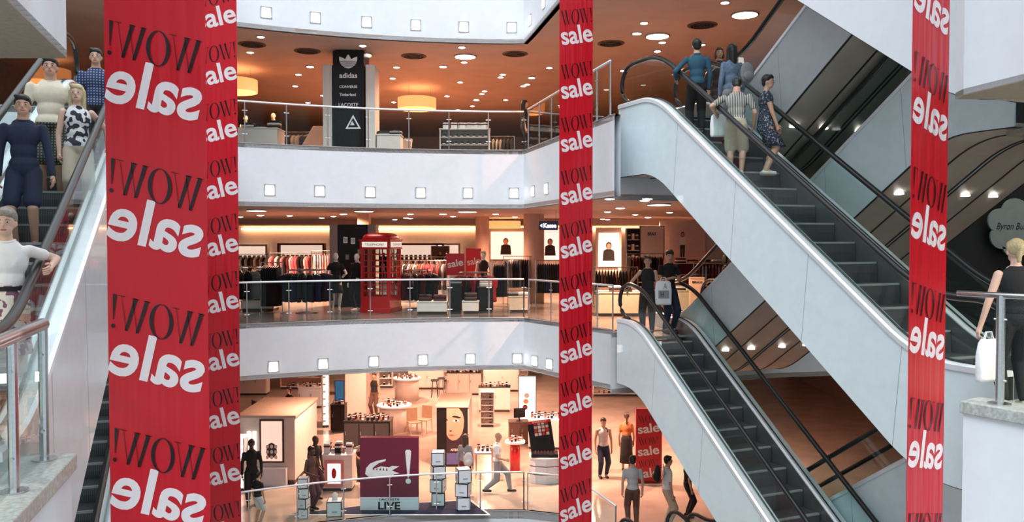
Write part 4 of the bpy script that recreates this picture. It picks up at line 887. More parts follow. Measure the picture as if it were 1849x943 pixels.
# -------- upper floor
p = px(636, 21.9, L2)
def trefoil(T, y):
    mb = MB(); c = (0, 2.27)
    for a in (-38, 0, 38):
        q = P_(a); pts = []
        for i in range(13):
            t = i/12; r = .36*t if a == 0 else .38*t; w_ = .085*math.sin(PI*min(1, t*1.02))**.8
            pts.append((r, w_))
        out = [(r*math.sin(q)+w_*math.cos(q), r*math.cos(q)-w_*math.sin(q)) for r, w_ in pts]+[(r*math.sin(q)-w_*math.cos(q), r*math.cos(q)+w_*math.sin(q)) for r, w_ in pts[::-1]]
        mb.add([Vector((c[0]+x, y-.005-.0005*a/38, c[1]-.1+z)) for x, z in out], [tuple(range(len(out)))], WLET)
    for k in range(3): mb.box((-.3+.04*k, y-.009, c[1]+.055-.05*k), (.3-.04*k, y-.006, c[1]+.07-.05*k), BLACK)
    mb.build('logo', T)
T = printed('brand_column', 'black brand column with white leaf logo and shop names on the upper floor', p, .8, 2.62, BLACK, None, (('adidas', 0, 1.99, .46, .13, WLET, dict(bold=.02)), ('CONVERSE', 0, 1.7, .46, .07, WLET, dict(bold=.02)), ('Timberland', -.02, 1.5, .42, .075, WLET, dict(bold=.015)), ('LACOSTE', 0, 1.24, .5, .085, WLET)), 0, .8, 'column', trefoil)
def tri(mb, c, s, m, y=-.01): mb.add([Vector((c[0]+s*x, y, c[1]+s*z)) for x, z in ((-1, -.8), (1, -.8), (0, 1))], [(0, 1, 2)], m)
mb = MB(); tri(mb, (.12, .78), .2, WLET, -.408); tri(mb, (.12, .765), .14, BLACK, -.411); tri(mb, (.1, .76), .06, WLET, -.414); mb.build('triangle_mark', T)
for q, l in ((-1, 'white upright panel flanking the black brand column on its left'), (1, 'white upright panel flanking the black brand column on its right')):
    T = thing('upright_partition', l, 'panel', px(636+q*38, 21.9, L2)); mb = MB(); mb.box((-.12, -.35, .04), (.12, .35, 2.28), WARMWHITE); mb.build('board', T, bevel=.01); mb = MB(); mb.box((-.14, -.37, 0), (.14, .37, .04), CHAR); mb.build('foot', T)
for x0, x1, Y, h, l in ((545, 588, 23.5, .95, 'slanting white partition left of the brand column'), (706, 742, 23.7, .62, 'white partition block right of the brand column')):
    w = XP(x1, Y)-XP(x0, Y); T = thing('partition', l, 'partition', px((x0+x1)/2, Y, L2)); sh = .35 if x0 == 545 else .05
    mb = MB(); v = [(-w/2-sh*.6, 0), (w/2-sh*.6, 0), (w/2+sh, h), (-w/2+sh, h)]
    mb.loft([[Vector((x, -.06, z)) for x, z in v], [Vector((x, .06, z)) for x, z in v]], WARMWHITE); mb.build('panel', T, bevel=.008)
    mb = MB(); mb.box((-w/2-sh*.6, -.08, 0), (w/2-sh*.6, .08, .06), CHAR); mb.build('foot', T)
table_stacks('white display table with folded clothes behind the left end of the upper railing', px(462, 21.6, L2), (1.35, .7, .62), WARMWHITE, ['black', 'brown', 'white'], 4, (1, 3, 2, 4), 'folded garment on the white table at the left end of the upper floor', 'folded garments on the left upper table')
table_stacks('white display table just right of the black brand column', px(705, 21.9, L2), (.62, .5, .5), WARMWHITE, ['grey', 'black'], 2, 2, 'folded garment on the small table right of the brand column', 'folded garments on the small upper table')
T = cabinet('shoe_shelf', 'white shelf unit with dark shoes behind the upper railing', px(840, 22.6, L2), (1.35, .4, .75), WARMWHITE, None, 0, cat='shelf', shelves=3)
def shoef():
    T = thing('shoe', 'shoe', 'shoe'); mb = MB(); mb.cap((0, .08, .05), (0, -.09, .035), .045, .035, BLKC); mb.build('upper', T, True); mb = MB(); mb.box((-.04, -.13, 0), (.04, .12, .02), WLET); mb.build('sole', T); return T
for i in range(8):
    for k in range(3): put('shoe', shoef, px(840, 22.5, L2)+Vector((-.56+.16*i, 0, .13+.2*k)), 0, 'dark shoe on the white shelf unit of the upper floor', 'shoes on the white shelf unit')
for i in range(6): put(('c', 'w'), lambda: cartonf(WLET, 'white_carton', (.16, .16, .16)), px(806+i*14, 22.5, L2)+Vector((0, 0, .75)), .2*i, 'white carton standing on top of the shoe shelf', 'white cartons on the shoe shelf')
bar_rack('clothes rail with dark garments left of the slanting partition', px(525, 25.5, L2), 1.2, 0, ['black', 'navy', 'grey'], 9, .75, 1.05, 'dark garment on the rail left of the slanting partition', 'garments on the upper left rail')
bar_rack('clothes rail with dark garments near the right corner of the upper railing', px(898, 27, L2), 1.1, 0, ['black', 'grey'], 9, .75, 1.1, 'dark garment on the rail near the right corner of the upper railing', 'garments on the upper right rail')
mannequin('white mannequin in dark waistcoat behind the left part of the upper railing', px(496, 24, L2), 1.42, -10, top=BLKC, sleeve=0, tuck=False, bottom=BLKC)
mannequin('white mannequin in a dark dress at the left end of the upper railing', px(446, 24.5, L2), 1.42, 10, top=BLKC, sleeve=0, bottom=BLKC, btype='skirt', blen=.4, female=True)

# -------- middle floor
def booth(p, rz):
    T = thing('telephone_booth', 'red telephone booth with white sign bands on the middle floor', 'telephone booth', p, rz); w = .42; H = 2.15
    mb = MB(); mb.box((-w-.02, -w-.02, 0), (w+.02, w+.02, .12), RED); mb.build('plinth', T, bevel=.01)
    for a in (-1, 1):
        for b in (-1, 1): mb = MB(); mb.box((a*w-.045*(a > 0)-.0*(a < 0), b*w-.045*(b > 0), .12), (a*w+.045*(a < 0), b*w+.045*(b < 0), 1.75), RED); mb.build('corner_post', T, bevel=.006)
    mb = MB(); mb.box((-w-.015, -w-.015, 1.72), (w+.015, w+.015, 1.95), RED); mb.box((-w-.035, -w-.035, 1.93), (w+.035, w+.035, 1.97), RED); mb.box((-w-.03, -w-.03, 1.70), (w+.03, w+.03, 1.73), RED); mb.build('cornice', T, bevel=.006)
    mb = MB(); R_ = []
    for i in range(7): t = i/6; k = math.cos(t*PI/2)**.45 if t < 1 else .15; R_.append([Vector((w*max(k, .15)*(abs(math.cos(a))**.35)*(1 if math.cos(a) > 0 else -1), w*max(k, .15)*(abs(math.sin(a))**.35)*(1 if math.sin(a) > 0 else -1), 1.97+.18*math.sin(t*PI/2))) for a in [j*PI/16+.01 for j in range(32)]])
    mb.loft(R_, RED); mb.build('domed_roof', T, True)
    for k in range(4):
        M = Matrix.Rotation(k*PI/2, 4, 'Z'); mb = MB(); mb.box((-w+.06, -w-.03, 1.76), (w-.06, -w-.012, 1.9), mat('sign_opal', (.9, .88, .82), .4, emit=(1, .9, .75), es=.6), M); s = mb.build('sign_band', T)
        mb = MB(); word(mb, 'TELEPHONE', (0, 1.83), .56, .075, BLET, M @ Matrix.Translation((0, -w-.031, 0))); mb.build('lettering', s)
        mb = MB(); mb.box((-w+.045, -w, .12), (w-.045, -w+.03, .42), RED, M)
        for i in range(4): x = -w+.07+(2*w-.14)*[0, .2, .8, 1][i]; mb.box((x-.014, -w+.002, .42), (x+.014, -w+.03, 1.72), RED, M)
        for i in range(9): z = .42+1.3*i/8; mb.box((-w+.045, -w+.002, z-.012), (w-.045, -w+.03, z+.012), RED, M)
        mb.box((-w+.045, -w, .42), (-w+.085, -w+.03, 1.72), RED, M); mb.box((w-.085, -w, .42), (w-.045, -w+.03, 1.72), RED, M)
        mb.build('window_grid', T)
        mb = MB(); mb.box((-w+.06, -w+.018, .42), (w-.06, -w+.022, 1.72), GLASS, M); mb.build('glass_pane', T)
    mb = MB(); mb.box((-.15, .2, .9), (.15, .36, 1.5), BLACK); mb.box((-.05, .14, 1.1), (.05, .2, 1.3), STEEL); mb.build('telephone', T)
    mb = MB(); mb.tube([(w-.12, -w-.03, .95), (w-.12, -w-.03, 1.12)], .012, STEEL, 6); mb.build('door_handle', T)
booth(px(688, 22.7, L1), P_(-14))
p = px(640, 24.6, L1)
T = printed('display_column', 'tall black display column behind the mannequins and the telephone booth', p, .85, 2.4, BLACK, None, (), 0, .6, 'column')
for i, (x, z) in enumerate(((-.2, 1.95), (.02, 1.92), (.2, 1.6), (-.15, 1.45), (.2, 1.25), (0, 1.2))):
    mb = MB(); mb.box((x-.06, -.325, z-.09), (x+.06, -.3, z+.09), STEEL if i < 2 else CHAR); mb.box((x-.045, -.33, z-.07), (x+.045, -.325, z+.07), WARMWHITE if i < 2 else GREY); mb.build('framed_picture', T)
for q, l in ((-1, 'grey side panel left of the tall black display column'), (1, 'grey side panel right of the tall black display column')):
    T = thing('upright_partition', l, 'panel', px(640+q*34, 24.6, L1)); mb = MB(); mb.box((-.12, -.28, .04), (.12, .28, 2.4), GREY); mb.build('board', T, bevel=.01); mb = MB(); mb.box((-.13, -.3, 0), (.13, .3, .04), CHAR); mb.build('foot', T)
mannequin('white mannequin in black short sleeved dress left of its twin', px(606, 22.9, L1), 1.62, 20, top=BLKC, sleeve=.4, bottom=BLKC, btype='dress', blen=.42, female=True, hands=((-.17, -.06, .5), (.12, -.15, .6)))
mannequin('white mannequin in open black jacket next to the telephone booth', px(645, 22.9, L1), 1.6, -25, top=BLKC, sleeve=.9, bottom=BLKC, btype='trousers', hands=((-.12, -.1, .48), (.13, -.14, .56)))
mannequin('white mannequin with straw hat and black vest right of the red sale boards', px(873, 24, L1), 1.64, -20, top=BLKC, sleeve=0, tuck=False, bottom=BEIGEC, hair=BEIGEC)
for x, Y, w, h, l, z in ((822, 23.6, .52, .62, 'darker red sale board standing on the middle floor', .95), (855, 24.8, .46, .85, 'taller red sale board left of the hatted mannequin', .85)):
    printed('sale_board', l, px(x, Y, L1+z), w, h, SIGNR, None, (('sale', 0, h*.55, w*.85, .2, WLET, dict(bold=.02, tilt=P_(10))),), 0, .04, 'sign', None, z)
bar_rack('clothes rail of long black garments near the left end of the middle railing', px(490, 22.2, L1), .55, .1, ['black'], 8, 1.05, 1.35, 'long black garment on the narrow rail at the left', 'long black garments at the left')
round_rack('round rack of black garments left of the mannequins', px(553, 22.3, L1), .5, ['black', 'navy'], 22, .72, 1.15, 'black garment on the round rack left of the mannequins', 'garments on the round black rack')
round_rack('round rack at the far left behind the left banner edge', px(440, 23, L1), .5, ['black', 'grey', 'black'], 18, .75, 1.2, 'dark garment on the round rack at the far left', 'garments on the far left round rack')
bar_rack('clothes rail with pink and dark garments in front of the framed alcove', px(540, 28, L1), 2.0, 0, ['pink', 'black', 'burgundy', 'pink', 'white', 'black'], 20, .8, 1.5, 'garment on the pink and dark rail before the framed alcove', 'garments on the pink and dark rail')
bar_rack('clothes rail with pale garments left of the display column', px(588, 26.5, L1), .9, .5, ['white', 'beige', 'grey', 'pink'], 10, .9, 1.6, 'pale garment on the rail left of the display column', 'garments on the pale rail')
bar_rack('clothes rail at the far left shop wall', px(460, 31, L1), 2.2, 0, ['beige', 'brown', 'black', 'white'], 20, .8, 1.4, 'garment on the rail along the far left shop wall', 'garments at the far left wall')
bar_rack('long clothes rail right of the telephone booth', px(765, 26, L1), 1.7, 0, ['red', 'brown', 'black', 'burgundy', 'grey'], 20, .8, 1.3, 'garment on the long rail right of the telephone booth', 'garments right of the booth')
bar_rack('second clothes rail farther back right of the telephone booth', px(760, 29, L1), 2.0, 0, ['white', 'brown', 'black', 'beige'], 18, .8, 1.35, 'garment on the back rail right of the telephone booth', 'garments on the back rail')
round_rack('round rack of black garments right of the telephone booth', px(754, 23.4, L1), .38, ['black', 'burgundy', 'black'], 16, .72, 1.1, 'dark garment on the round rack next to the booth', 'garments on the round rack by the booth')
round_rack('round rack of red garments below the red sale boards', px(856, 23.0, L1), .42, ['red', 'burgundy', 'black'], 16, .7, 1.05, 'red or dark garment on the rack below the sale boards', 'garments below the sale boards')
bar_rack('clothes rail of black suits right of the hatted mannequin', px(903, 24.3, L1), .45, 0, ['black', 'navy'], 7, .95, 1.35, 'black suit on the rail right of the hatted mannequin', 'black suits right of the hatted mannequin')
bar_rack('wide clothes rail of black coats left of the beige pillar', px(935, 25.5, L1), .9, 0, ['black', 'grey', 'navy'], 12, .85, 1.45, 'black coat on the wide rail left of the beige pillar', 'black coats left of the pillar')
bar_rack('clothes rail of dark jackets right of the beige pillar', px(992, 24.5, L1), .8, 0, ['black', 'navy'], 11, .85, 1.35, 'dark jacket on the rail right of the beige pillar', 'dark jackets right of the pillar')
table_stacks('white low table with dark folded sweaters in front of the long rail', px(781, 21.9, L1), (.78, .5, .35), WARMWHITE, ['black', 'burgundy'], 2, 3, 'dark folded sweater on the low white table', 'sweaters on the low white table')
table_stacks('second white low table, left of the black suits', px(850, 22.0, L1), (.42, .4, .35), WARMWHITE, ['black', 'brown'], 1, 4, 'dark folded sweater on the second low table', 'sweaters on the second low table')
table_stacks('black cabinet stacked with sweaters below the darker sale board', px(822, 22.1, L1), (.34, .4, .75), BLACK, ['black', 'grey'], 1, 3, 'folded sweater on the black cabinet', 'sweaters on the black cabinet')
table_stacks('black cabinet below the hatted mannequin', px(877, 22.3, L1), (.4, .4, .7), BLACK, ['beige', 'white'], 1, 3, 'pale folded sweater on the cabinet below the hatted mannequin', 'pale sweaters')
table_stacks('beige low table in front of the black coats', px(936, 22.4, L1), (.5, .5, .45), BEIGEC, ['black', 'grey', 'white'], 2, 2, 'folded sweater on the beige low table', 'sweaters on the beige low table')
table_stacks('white low table at the left end, behind the railing', px(470, 22.9, L1), (.9, .6, .3), WARMWHITE, ['white', 'black', 'grey'], 3, (2, 1, 3), 'folded sweater on the low table at the left end', 'sweaters at the left end')
table_stacks('long table of folded clothes right of the central banner', px(1120, 21.5, L1), (1.2, .7, .62), BEIGEC, ['white', 'brown', 'black'], 4, (2, 3, 1), 'folded garment on the long table right of the central banner', 'folded garments on the right table')
table_stacks('beige table of folded clothes under the red shelf at the right', px(1265, 22.5, L1), (1.4, .7, .6), BEIGEC, ['black', 'white', 'burgundy'], 5, (3, 2), 'folded garment on the beige table at the right', 'folded garments on the far right table')
bar_rack('clothes rail of black garments right of the central banner', px(1112, 24.5, L1), 1.3, 0, ['black', 'brown', 'black'], 14, .7, 1.15, 'black garment on the rail right of the central banner', 'garments right of the central banner')
bar_rack('clothes rail in front of the dark wall shelves', px(1165, 27, L1), 1.3, .3, ['black', 'burgundy', 'brown'], 12, .8, 1.5, 'dark garment on the rail in front of the wall shelves', 'garments before the wall shelves')
bar_rack('clothes rail at the right behind the dark clothed browser', px(1290, 24, L1), 1.2, 0, ['black', 'grey', 'burgundy'], 12, .8, 1.3, 'dark garment on the rail behind the browser', 'garments behind the browser')
PIL = mat('pillar_beige', (.62, .45, .34), .5, noise=.05)
mb = MB(); mb.lathe((XP(964, 25.8), 25.8, L1), [(.32, 0), (.32, C1-L1)], PIL, 28); struct(mb.build('wall_pillar'))
mb = MB(); mb.lathe((XP(871, 29), 29, L1), [(.24, 0), (.24, C1-L1)], PIL, 28); struct(mb.build('wall_pillar'))
mb = MB(); mb.box((XP(650, 26), 25.6, L1+2.4), (XP(670, 26), 26, C1), PIL); struct(mb.build('wall_pillar'))
GLOW = mat('lit_poster', (.9, .85, .8), .5, emit=(1, .82, .72), es=.9)
def figs(lst):
    def e(T, y):
        for c, s, full in lst: bust(T, y, c, s, SKIN, HB, BLKC if not full else WHC, full)
    return e
printed('lit_poster', 'lit wall poster with a dark haired model between the two pillars', px(918, 32, L1+1.2), 1.35, 1.05, GLOW, WLET, (), 0, .06, 'poster', figs([((-.1, .62), .5, False)]))
printed('lit_poster', 'lit poster with a seated figure behind the left edge of the central banner', px(998, 31, L1+1.2), .95, 1.15, GLOW, WLET, (), 0, .06, 'poster', figs([((-.1, .6), .5, False)]))
printed('lit_poster', 'lit poster with a model right of the central banner', px(1099, 31, L1+.95), .75, 1.25, GLOW, WLET, (), 0, .06, 'poster', figs([((0, .7), .55, False)]))
printed('wall_poster', 'tall pale wall panel with a standing model in dark trousers', px(1232, 29, L1+1.0), 1.6, 1.6, mat('pale_panel_pink', (.8, .6, .52), .5), None, (), 0, .06, 'poster', figs([((0, .9), .55, True)]))
printed('brand_poster', 'white wall panel with a black brand name beside the dark shelves', px(1177, 28.6, L1+1.25), .8, 1.15, WARMWHITE, CHAR, (('BRAX', 0, .9, .3, .12, BLET, dict(bold=.03)),), 0, .08, 'panel')
T = cabinet('wall_shelf', 'dark wall shelves of boxes left of the white brand panel', px(1150, 28.8, L1), (.75, .4, 2.35), CHAR, WARMWHITE, 0, cat='shelf', shelves=6)
for i in range(5):
    for k in range(6): put(('c', i % 2), lambda: cartonf(WARMWHITE if i % 2 else CHAR, 'shelf_box', (.09, .12, .2)), px(1150, 28.7, L1)+Vector((-.28+.14*i, 0, .13+2.2*k/6)), 0, 'small box on the dark wall shelves', 'boxes on the dark wall shelves')
T = cabinet('brand_pedestal', 'beige pedestal with a dark brand name in front of the tables', px(1258, 21.7, L1), (.36, .36, .98), PIL, None, -.1, cat='pedestal'); mb = MB(); word(mb, 'BRAX', (0, .86), .26, .06, BLET, Matrix.Translation((0, -.185, 0)), bold=.02); mb.build('lettering', T)
cabinet('wall_shelf', 'long dark red wall shelf at the right of the middle floor', px(1262, 27, L1), (1.7, .5, 1.2), DKRED, mat('shelf_pink', (.7, .4, .35), .5), 0, cat='shelf', shelves=3)
for i in range(9): put(('f', ['black', 'white', 'burgundy'][i % 3]), lambda: foldedf(CL[['black', 'white', 'burgundy'][i % 3]]), px(1262, 26.95, L1)+Vector((-.64+.16*(i % 9), 0, .535)) if 0 else px(1262, 26.95, L1)+Vector((-.6+.4*(i % 4), 0, 1.2+.052*(i//4))), 0, 'folded garment on top of the long dark red shelf', 'folded garments on the red shelf')
T = thing('hanging_sign', 'dark blue hanging sign with a white arrow and the word Kasse', 'sign', W(990, 407.5, 21.9)); mb = MB(); mb.box((-.25, -.04, -.12), (.25, .04, .12), mat('sign_blue', (.015, .02, .12), .3)); mb.build('board', T, bevel=.005)
mb = MB(); word(mb, 'Kasse', (.04, 0), .34, .12, mat('sign_letter', (1, 1, 1), .5, emit=(1, 1, 1), es=1.5), Matrix.Translation((0, -.04, 0)), bold=.03); mb.add([Vector((-.22, -.045, 0)), Vector((-.16, -.045, -.05)), Vector((-.16, -.045, .05))], [(0, 1, 2)], MATS['sign_letter']); mb.build('lettering', T)
mb = MB(); [mb.tube([(q*.2, 0, .12), (q*.2, 0, C1-W(990, 407.5, 21.9).z)], .006, STEEL, 5) for q in (-1, 1)]; mb.build('hanger', T)
T = thing('drum_lamp', 'wide flat glowing drum lamp in front of the lit wall poster', 'lamp', W(910, 413, 31)); mb = MB(); mb.lathe((0, 0, 0), [(.62, .02), (.62, .28), (.6, .28), (.6, .02)], DRUM, 32); mb.build('shade', T); mb = MB(); mb.lathe((0, 0, .02), [(.6, 0), (.6, .01), (.02, .01)], DRUMB, 32); mb.build('diffuser', T)
mb = MB(); [mb.tube([(q*.4, 0, .28), (q*.4, 0, C1-W(910, 413, 31).z)], .006, STEEL, 5) for q in (-1, 1)]; mb.build('hanger', T)
# alcoves along the far shop wall
ALC = mat('alcove_glow', (.9, .8, .72), .5, emit=(1, .75, .6), es=.7)
for x, w, h, l in ((452, 1.5, 1.15, 'lit wall alcove with pale frame at the far left'), (546, 1.9, 1.2, 'lit wall alcove with dark frame behind the pink garments'), (760, 1.9, 1.2, 'lit wall alcove behind the rails right of the booth'), (810, .9, 1.2, 'narrow lit wall alcove above the darker sale board'), (700, 1.0, 1.4, 'lit wall alcove right behind the telephone booth')):
    T = thing('wall_alcove', l, 'alcove', px(x, 36.7, L1+.5)); mb = MB(); mb.box((-w/2, -.02, 0), (w/2, .1, h), ALC); mb.build('lit_back', T); mb = MB()
    fm = DKRED if x in (546, 760) else WARMWHITE
    for a, b in (((-w/2-.08, 0), (-w/2, h)), ((w/2, 0), (w/2+.08, h)), ((-w/2-.08, h), (w/2+.08, h+.08))): mb.box((a[0], -.3, a[1]), (b[0], .1, b[1]), fm)
    mb.build('frame', T)
    mb = MB(); mb.box((-w/2, -.25, h*.45), (w/2, -.02, h*.45+.03), fm); mb.build('shelf', T)
    for i in range(int(w/.2)): put(('c2', i % 2), lambda: cartonf([DKRED, CHAR][i % 2], 'alcove_box', (.12, .1, .2)), px(x, 36.55, L1+.5+h*.45+.03)+Vector((-w/2+.12+.2*i, 0, 0)), 0, 'small dark box on the shelf of a lit wall alcove', 'boxes in the wall alcoves')
printed('wall_poster', 'framed portrait poster on the far wall above the darker sale board', px(795, 35.8, L1+.9), .75, .75, mat('poster_dark', (.12, .08, .07), .5), WLET, (), 0, .05, 'poster', figs([((0, .42), .4, False)]))
# dark cafe front with the cloud sign at the right
mb = MB(); mb.box((8.8, 17.6, L1), (14, 17.8, 8.3), mat('dark_front', (.012, .013, .012), .3)); struct(mb.build('wall_shop'))
T = thing('cloud_sign', 'grey cloud shaped shop sign with script lettering on the dark wall', 'sign', W(1830, 412, 17.4))
mb = MB(); CLD = mat('cloud_grey', (.16, .18, .16), .6)
for x, z, r in ((0, 0, .46), (-.3, .15, .26), (-.25, -.18, .26), (0, .34, .28), (.32, .18, .28), (.3, -.2, .26), (0, -.34, .26)): mb.prism([(x+r*math.cos(i*PI/10), z+r*math.sin(i*PI/10)) for i in range(20)], 0, .05+r*.01, CLD, None, Matrix.Rotation(PI/2, 4, 'X'))
mb.build('board', T); mb = MB(); word(mb, 'Byron Burger', (.02, .02), .82, .18, BLET, Matrix.Translation((0, -.06, 0)), shear=.3); mb.build('lettering', T)
# -------- ground floor cosmetics hall
PINKW = mat('pinkish_laminate', (.78, .66, .6), .4, noise=.03); LITW = mat('lit_panel_white', (1, .95, .9), .5, emit=(1, .9, .82), es=1.6)
GOLDB = mat('beige_top', (.5, .4, .32), .4, noise=.06); NAVYR = mat('navy_rug', (.008, .012, .05), .9)
def goods(label, grp, p, w, d, nx, ny, rz=0, kinds=('flask', 'cw', 'cb', 'cr')):
    for i in range(nx):
        for j in range(ny):
            x = -w/2+w*(i+.5)/nx+random.uniform(-.01, .01); y = -d/2+d*(j+.5)/ny; k = kinds[(i*3+j*2) % len(kinds)]
            q = Vector(p)+Vector((x*math.cos(rz)-y*math.sin(rz), x*math.sin(rz)+y*math.cos(rz), 0))
            f = {'flask': flask, 'cw': lambda: cartonf(WLET, 'white_carton'), 'cb': lambda: cartonf(BLACK, 'black_carton', (.08, .06, .16)), 'cr': lambda: cartonf(DKRED, 'red_carton', (.07, .05, .12)), 'tall': lambda: cartonf(WLET, 'tall_carton', (.16, .1, .28)), 'tallb': lambda: cartonf(BLACK, 'tall_black_carton', (.16, .1, .26))}[k]
            nm = {'flask': 'perfume bottle', 'cw': 'small white carton', 'cb': 'small black carton', 'cr': 'dark red carton', 'tall': 'tall white carton', 'tallb': 'tall black carton'}[k]
            put(('gd', k), f, q, rz, nm+' '+label, grp+', '+nm+'s')
def gp(x, y): p = G(x, y, 0); return Vector((p.x, p.y, 0))
# left kiosk
p = Vector((XP(478, 23.1), 24.4, 0)); T = thing('kiosk', 'big beige kiosk with a lit picture window at the lower left', 'kiosk', p)
mb = MB(); mb.box((-.78, -1.3, .0), (.78, 1.3, .12), CHAR); mb.build('plinth', T); mb = MB(); mb.box((-.8, -1.3, .12), (.8, 1.3, 1.88), PINKW); mb.build('body', T, bevel=.01)
mb = MB(); mb.box((-.84, -1.34, 1.88), (.84, 1.34, 1.95), GOLDB); mb.build('roof_board', T, bevel=.01)
mb = MB(); mb.box((-.18, -1.33, .62), (.5, -1.3, 1.84), CHAR); f = mb.build('picture_frame', T); mb = MB(); mb.box((-.13, -1.345, .67), (.45, -1.33, 1.79), mat('lit_picture', (.8, .5, .4), .5, emit=(1, .6, .48), es=.9)); mb.build('lit_picture', f)
mb = MB(); mb.prism([(.16+.15*math.cos(i*PI/6), .95+.2*math.sin(i*PI/6)*(1.2 if i < 7 else 1)) for i in range(12)], 1.346, 1.35, CHAR, None, Matrix.Rotation(PI/2, 4, 'X')); 
for i in range(3):
    for j in range(3): c = (.04+.12*i, .78+.15*j); mb.prism([(c[0]+.045*math.cos(k*PI/5), c[1]+.055*math.sin(k*PI/5)) for k in range(10)], 1.351, 1.354, WARMWHITE, None, Matrix.Rotation(PI/2, 4, 'X'))
mb.build('printed_figure', f)
mb = MB(); mb.box((-.3, -1.5, 0), (.6, -1.31, .5), WHITE); mb.build('shelf_base', T, bevel=.01); mb = MB(); mb.box((-.52, -1.36, .9), (-.44, -1.3, 1.5), LITW); mb.box((-.36, -1.36, .9), (-.28, -1.3, 1.5), LITW); mb.build('light_tube', T)
cabinet('display_shelf', 'narrow bright display shelf left of the big beige kiosk', Vector((XP(430, 22.6), 22.6, 0)), (.35, .35, 1.5), WHITE, LITW, 0, cat='shelf', shelves=5)
a, b = W(466, 720, 30.4), W(527, 746, 28.2); a.z = b.z = 0; m_ = (a+b)/2; rzc = math.atan2(b.y-a.y, b.x-a.x)
cabinet('sales_counter', 'long dark wooden sales counter the clerk leans over', m_, ((b-a).length, .5, 1.0), mat('counter_wood', (.12, .07, .05), .4), GREY, rzc); goods('on the long dark sales counter', 'long counter', m_+Vector((0, .0, 1.0)), (b-a).length*.8, .3, 7, 1, rzc)
cabinet('sales_counter', 'low white counter in the far left of the cosmetics hall', gp(562, 735), (.95, .5, .85), WHITE, None, 0, panels=2); goods('on the low white counter far left', 'far left white counter', gp(562, 735)+Vector((0, 0, .85)), .8, .35, 5, 2)
T = cabinet('wall_shelf', 'wide pink wall shelf of products at the far left of the hall', gp(545, 702), (1.9, .4, 1.9), mat('shelf_pink2', (.7, .42, .35), .5), WARMWHITE, 0, cat='shelf', shelves=4)
for k in range(4): goods('on the pink wall shelf at the far left', 'pink wall shelf', gp(545, 702)+Vector((0, -.02, .13+1.75*k/4)), 1.7, .2, 9, 1)
T = cabinet('lit_shelf', 'tall narrow shelf of brightly lit white boxes left of the blue poster', gp(588, 768), (.25, .9, 2.3), WARMWHITE, LITW, .25, cat='shelf', shelves=8)
for k in range(8): goods('on the tall narrow lit shelf', 'lit shelf', gp(588, 768)+Vector((0, -.2, .13+2.15*k/8)), .18, .3, 1, 3, .25, ('cw',))
mb = MB(); mb.box((XP(622, 32), 32, 0), (XP(660, 32), 32.8, C0), PINKW); struct(mb.build('wall_pillar'))
cabinet('perfume_cabinet', 'black perfume cabinet below the blue poster', gp(612, 779), (.5, .45, 1.0), BLACK, None, 0, panels=1); goods('on the black cabinet below the blue poster', 'black perfume cabinet', gp(612, 779)+Vector((0, -.1, 1.0)), .4, .2, 4, 1)
printed('blue_poster', 'narrow blue poster left of the beige pillar', gp(612, 779)+Vector((0, .17, 1.0)), .3, .78, mat('poster_blue', (.02, .12, .28), .4, emit=(.05, .25, .5), es=.3), CHAR, (('AQUA', 0, .6, .2, .06, WLET), ('NEW', 0, .2, .12, .05, WLET)) if 0 else (), 0, .05, 'poster')
cabinet('makeup_counter', 'black make-up counter crowded with small goods behind the crocodile board', Vector((XP(664, 27), 27, 0)), (1.5, .7, 1.0), BLACK, None, 0, panels=3, pm=CHAR); goods('on the black make-up counter', 'black make-up counter', Vector((XP(664, 27), 27, 1.0)), 1.35, .55, 9, 3, 0, ('cb', 'flask', 'cb', 'cr', 'cw'))
T = cabinet('service_counter', 'white counter with a framed glowing picture on its front', gp(612, 882), (.85, .55, 1.0), PINKW, WLET, 0); mb = MB(); mb.box((-.33, -.3, .12), (.2, -.275, .86), mat('frame_rose', (.6, .22, .22), .4)); f = mb.build('picture_frame', T)
mb = MB(); mb.box((-.24, -.31, .22), (.11, -.3, .76), LITW); mb.build('lit_picture', f); mb = MB(); mb.prism([(-.07+.07*math.cos(i*PI/6), .5+.15*math.sin(i*PI/6)) for i in range(12)], .311, .315, SIGNR, None, Matrix.Rotation(PI/2, 4, 'X')); mb.build('printed_figure', f)
goods('on the white counter with the framed picture', 'white counter', gp(612, 882)+Vector((0, 0, 1.0)), .75, .35, 5, 2, 0, ('tall', 'flask', 'tallb', 'cw'))
# crocodile board
DKMAG = mat('board_wine', (.17, .004, .035), .35); p = Vector((XP(702, 20.95), 20.95, 0))
T = thing('brand_board', 'wine red board with white crocodile and exclamation mark, white foot', 'sign', p)
mb = MB(); mb.box((-.74, -.09, .34), (.74, .09, 1.86), DKMAG); mb.build('board', T, bevel=.006); mb = MB(); mb.box((-.74, -.1, .0), (.74, .1, .34), WHITE); ft = mb.build('foot_panel', T, bevel=.006)
cr = [(760, 650), (715, 658), (680, 672), (660, 695), (655, 725), (672, 740), (700, 742), (708, 750), (722, 741), (740, 738), (770, 742), (778, 750), (792, 738), (800, 727), (828, 722), (800, 712), (790, 708), (827, 686), (790, 684), (775, 692), (760, 690), (735, 686), (700, 698), (690, 700), (700, 688), (725, 670), (757, 660)]
cr = [(420+x/2.75, 600+y/2.75) for x, y in cr]; f2 = lambda x, y, d: Vector(((x-702)/72.3, -d, 1.86-(y-797)/72.3*1.0))
mb = MB(); mb.add([f2(x, y, .096) for x, y in cr[::-1]], [tuple(range(len(cr)))], WLET)
for i in range(5): x = 672+i*6; mb.add([f2(x, 856+.4*i, .0975), f2(x+3.4, 856+.4*i, .0975), f2(x+1.6, 852, .0975)], [(0, 1, 2)], DKMAG)
mb.build('crocodile_logo', T)
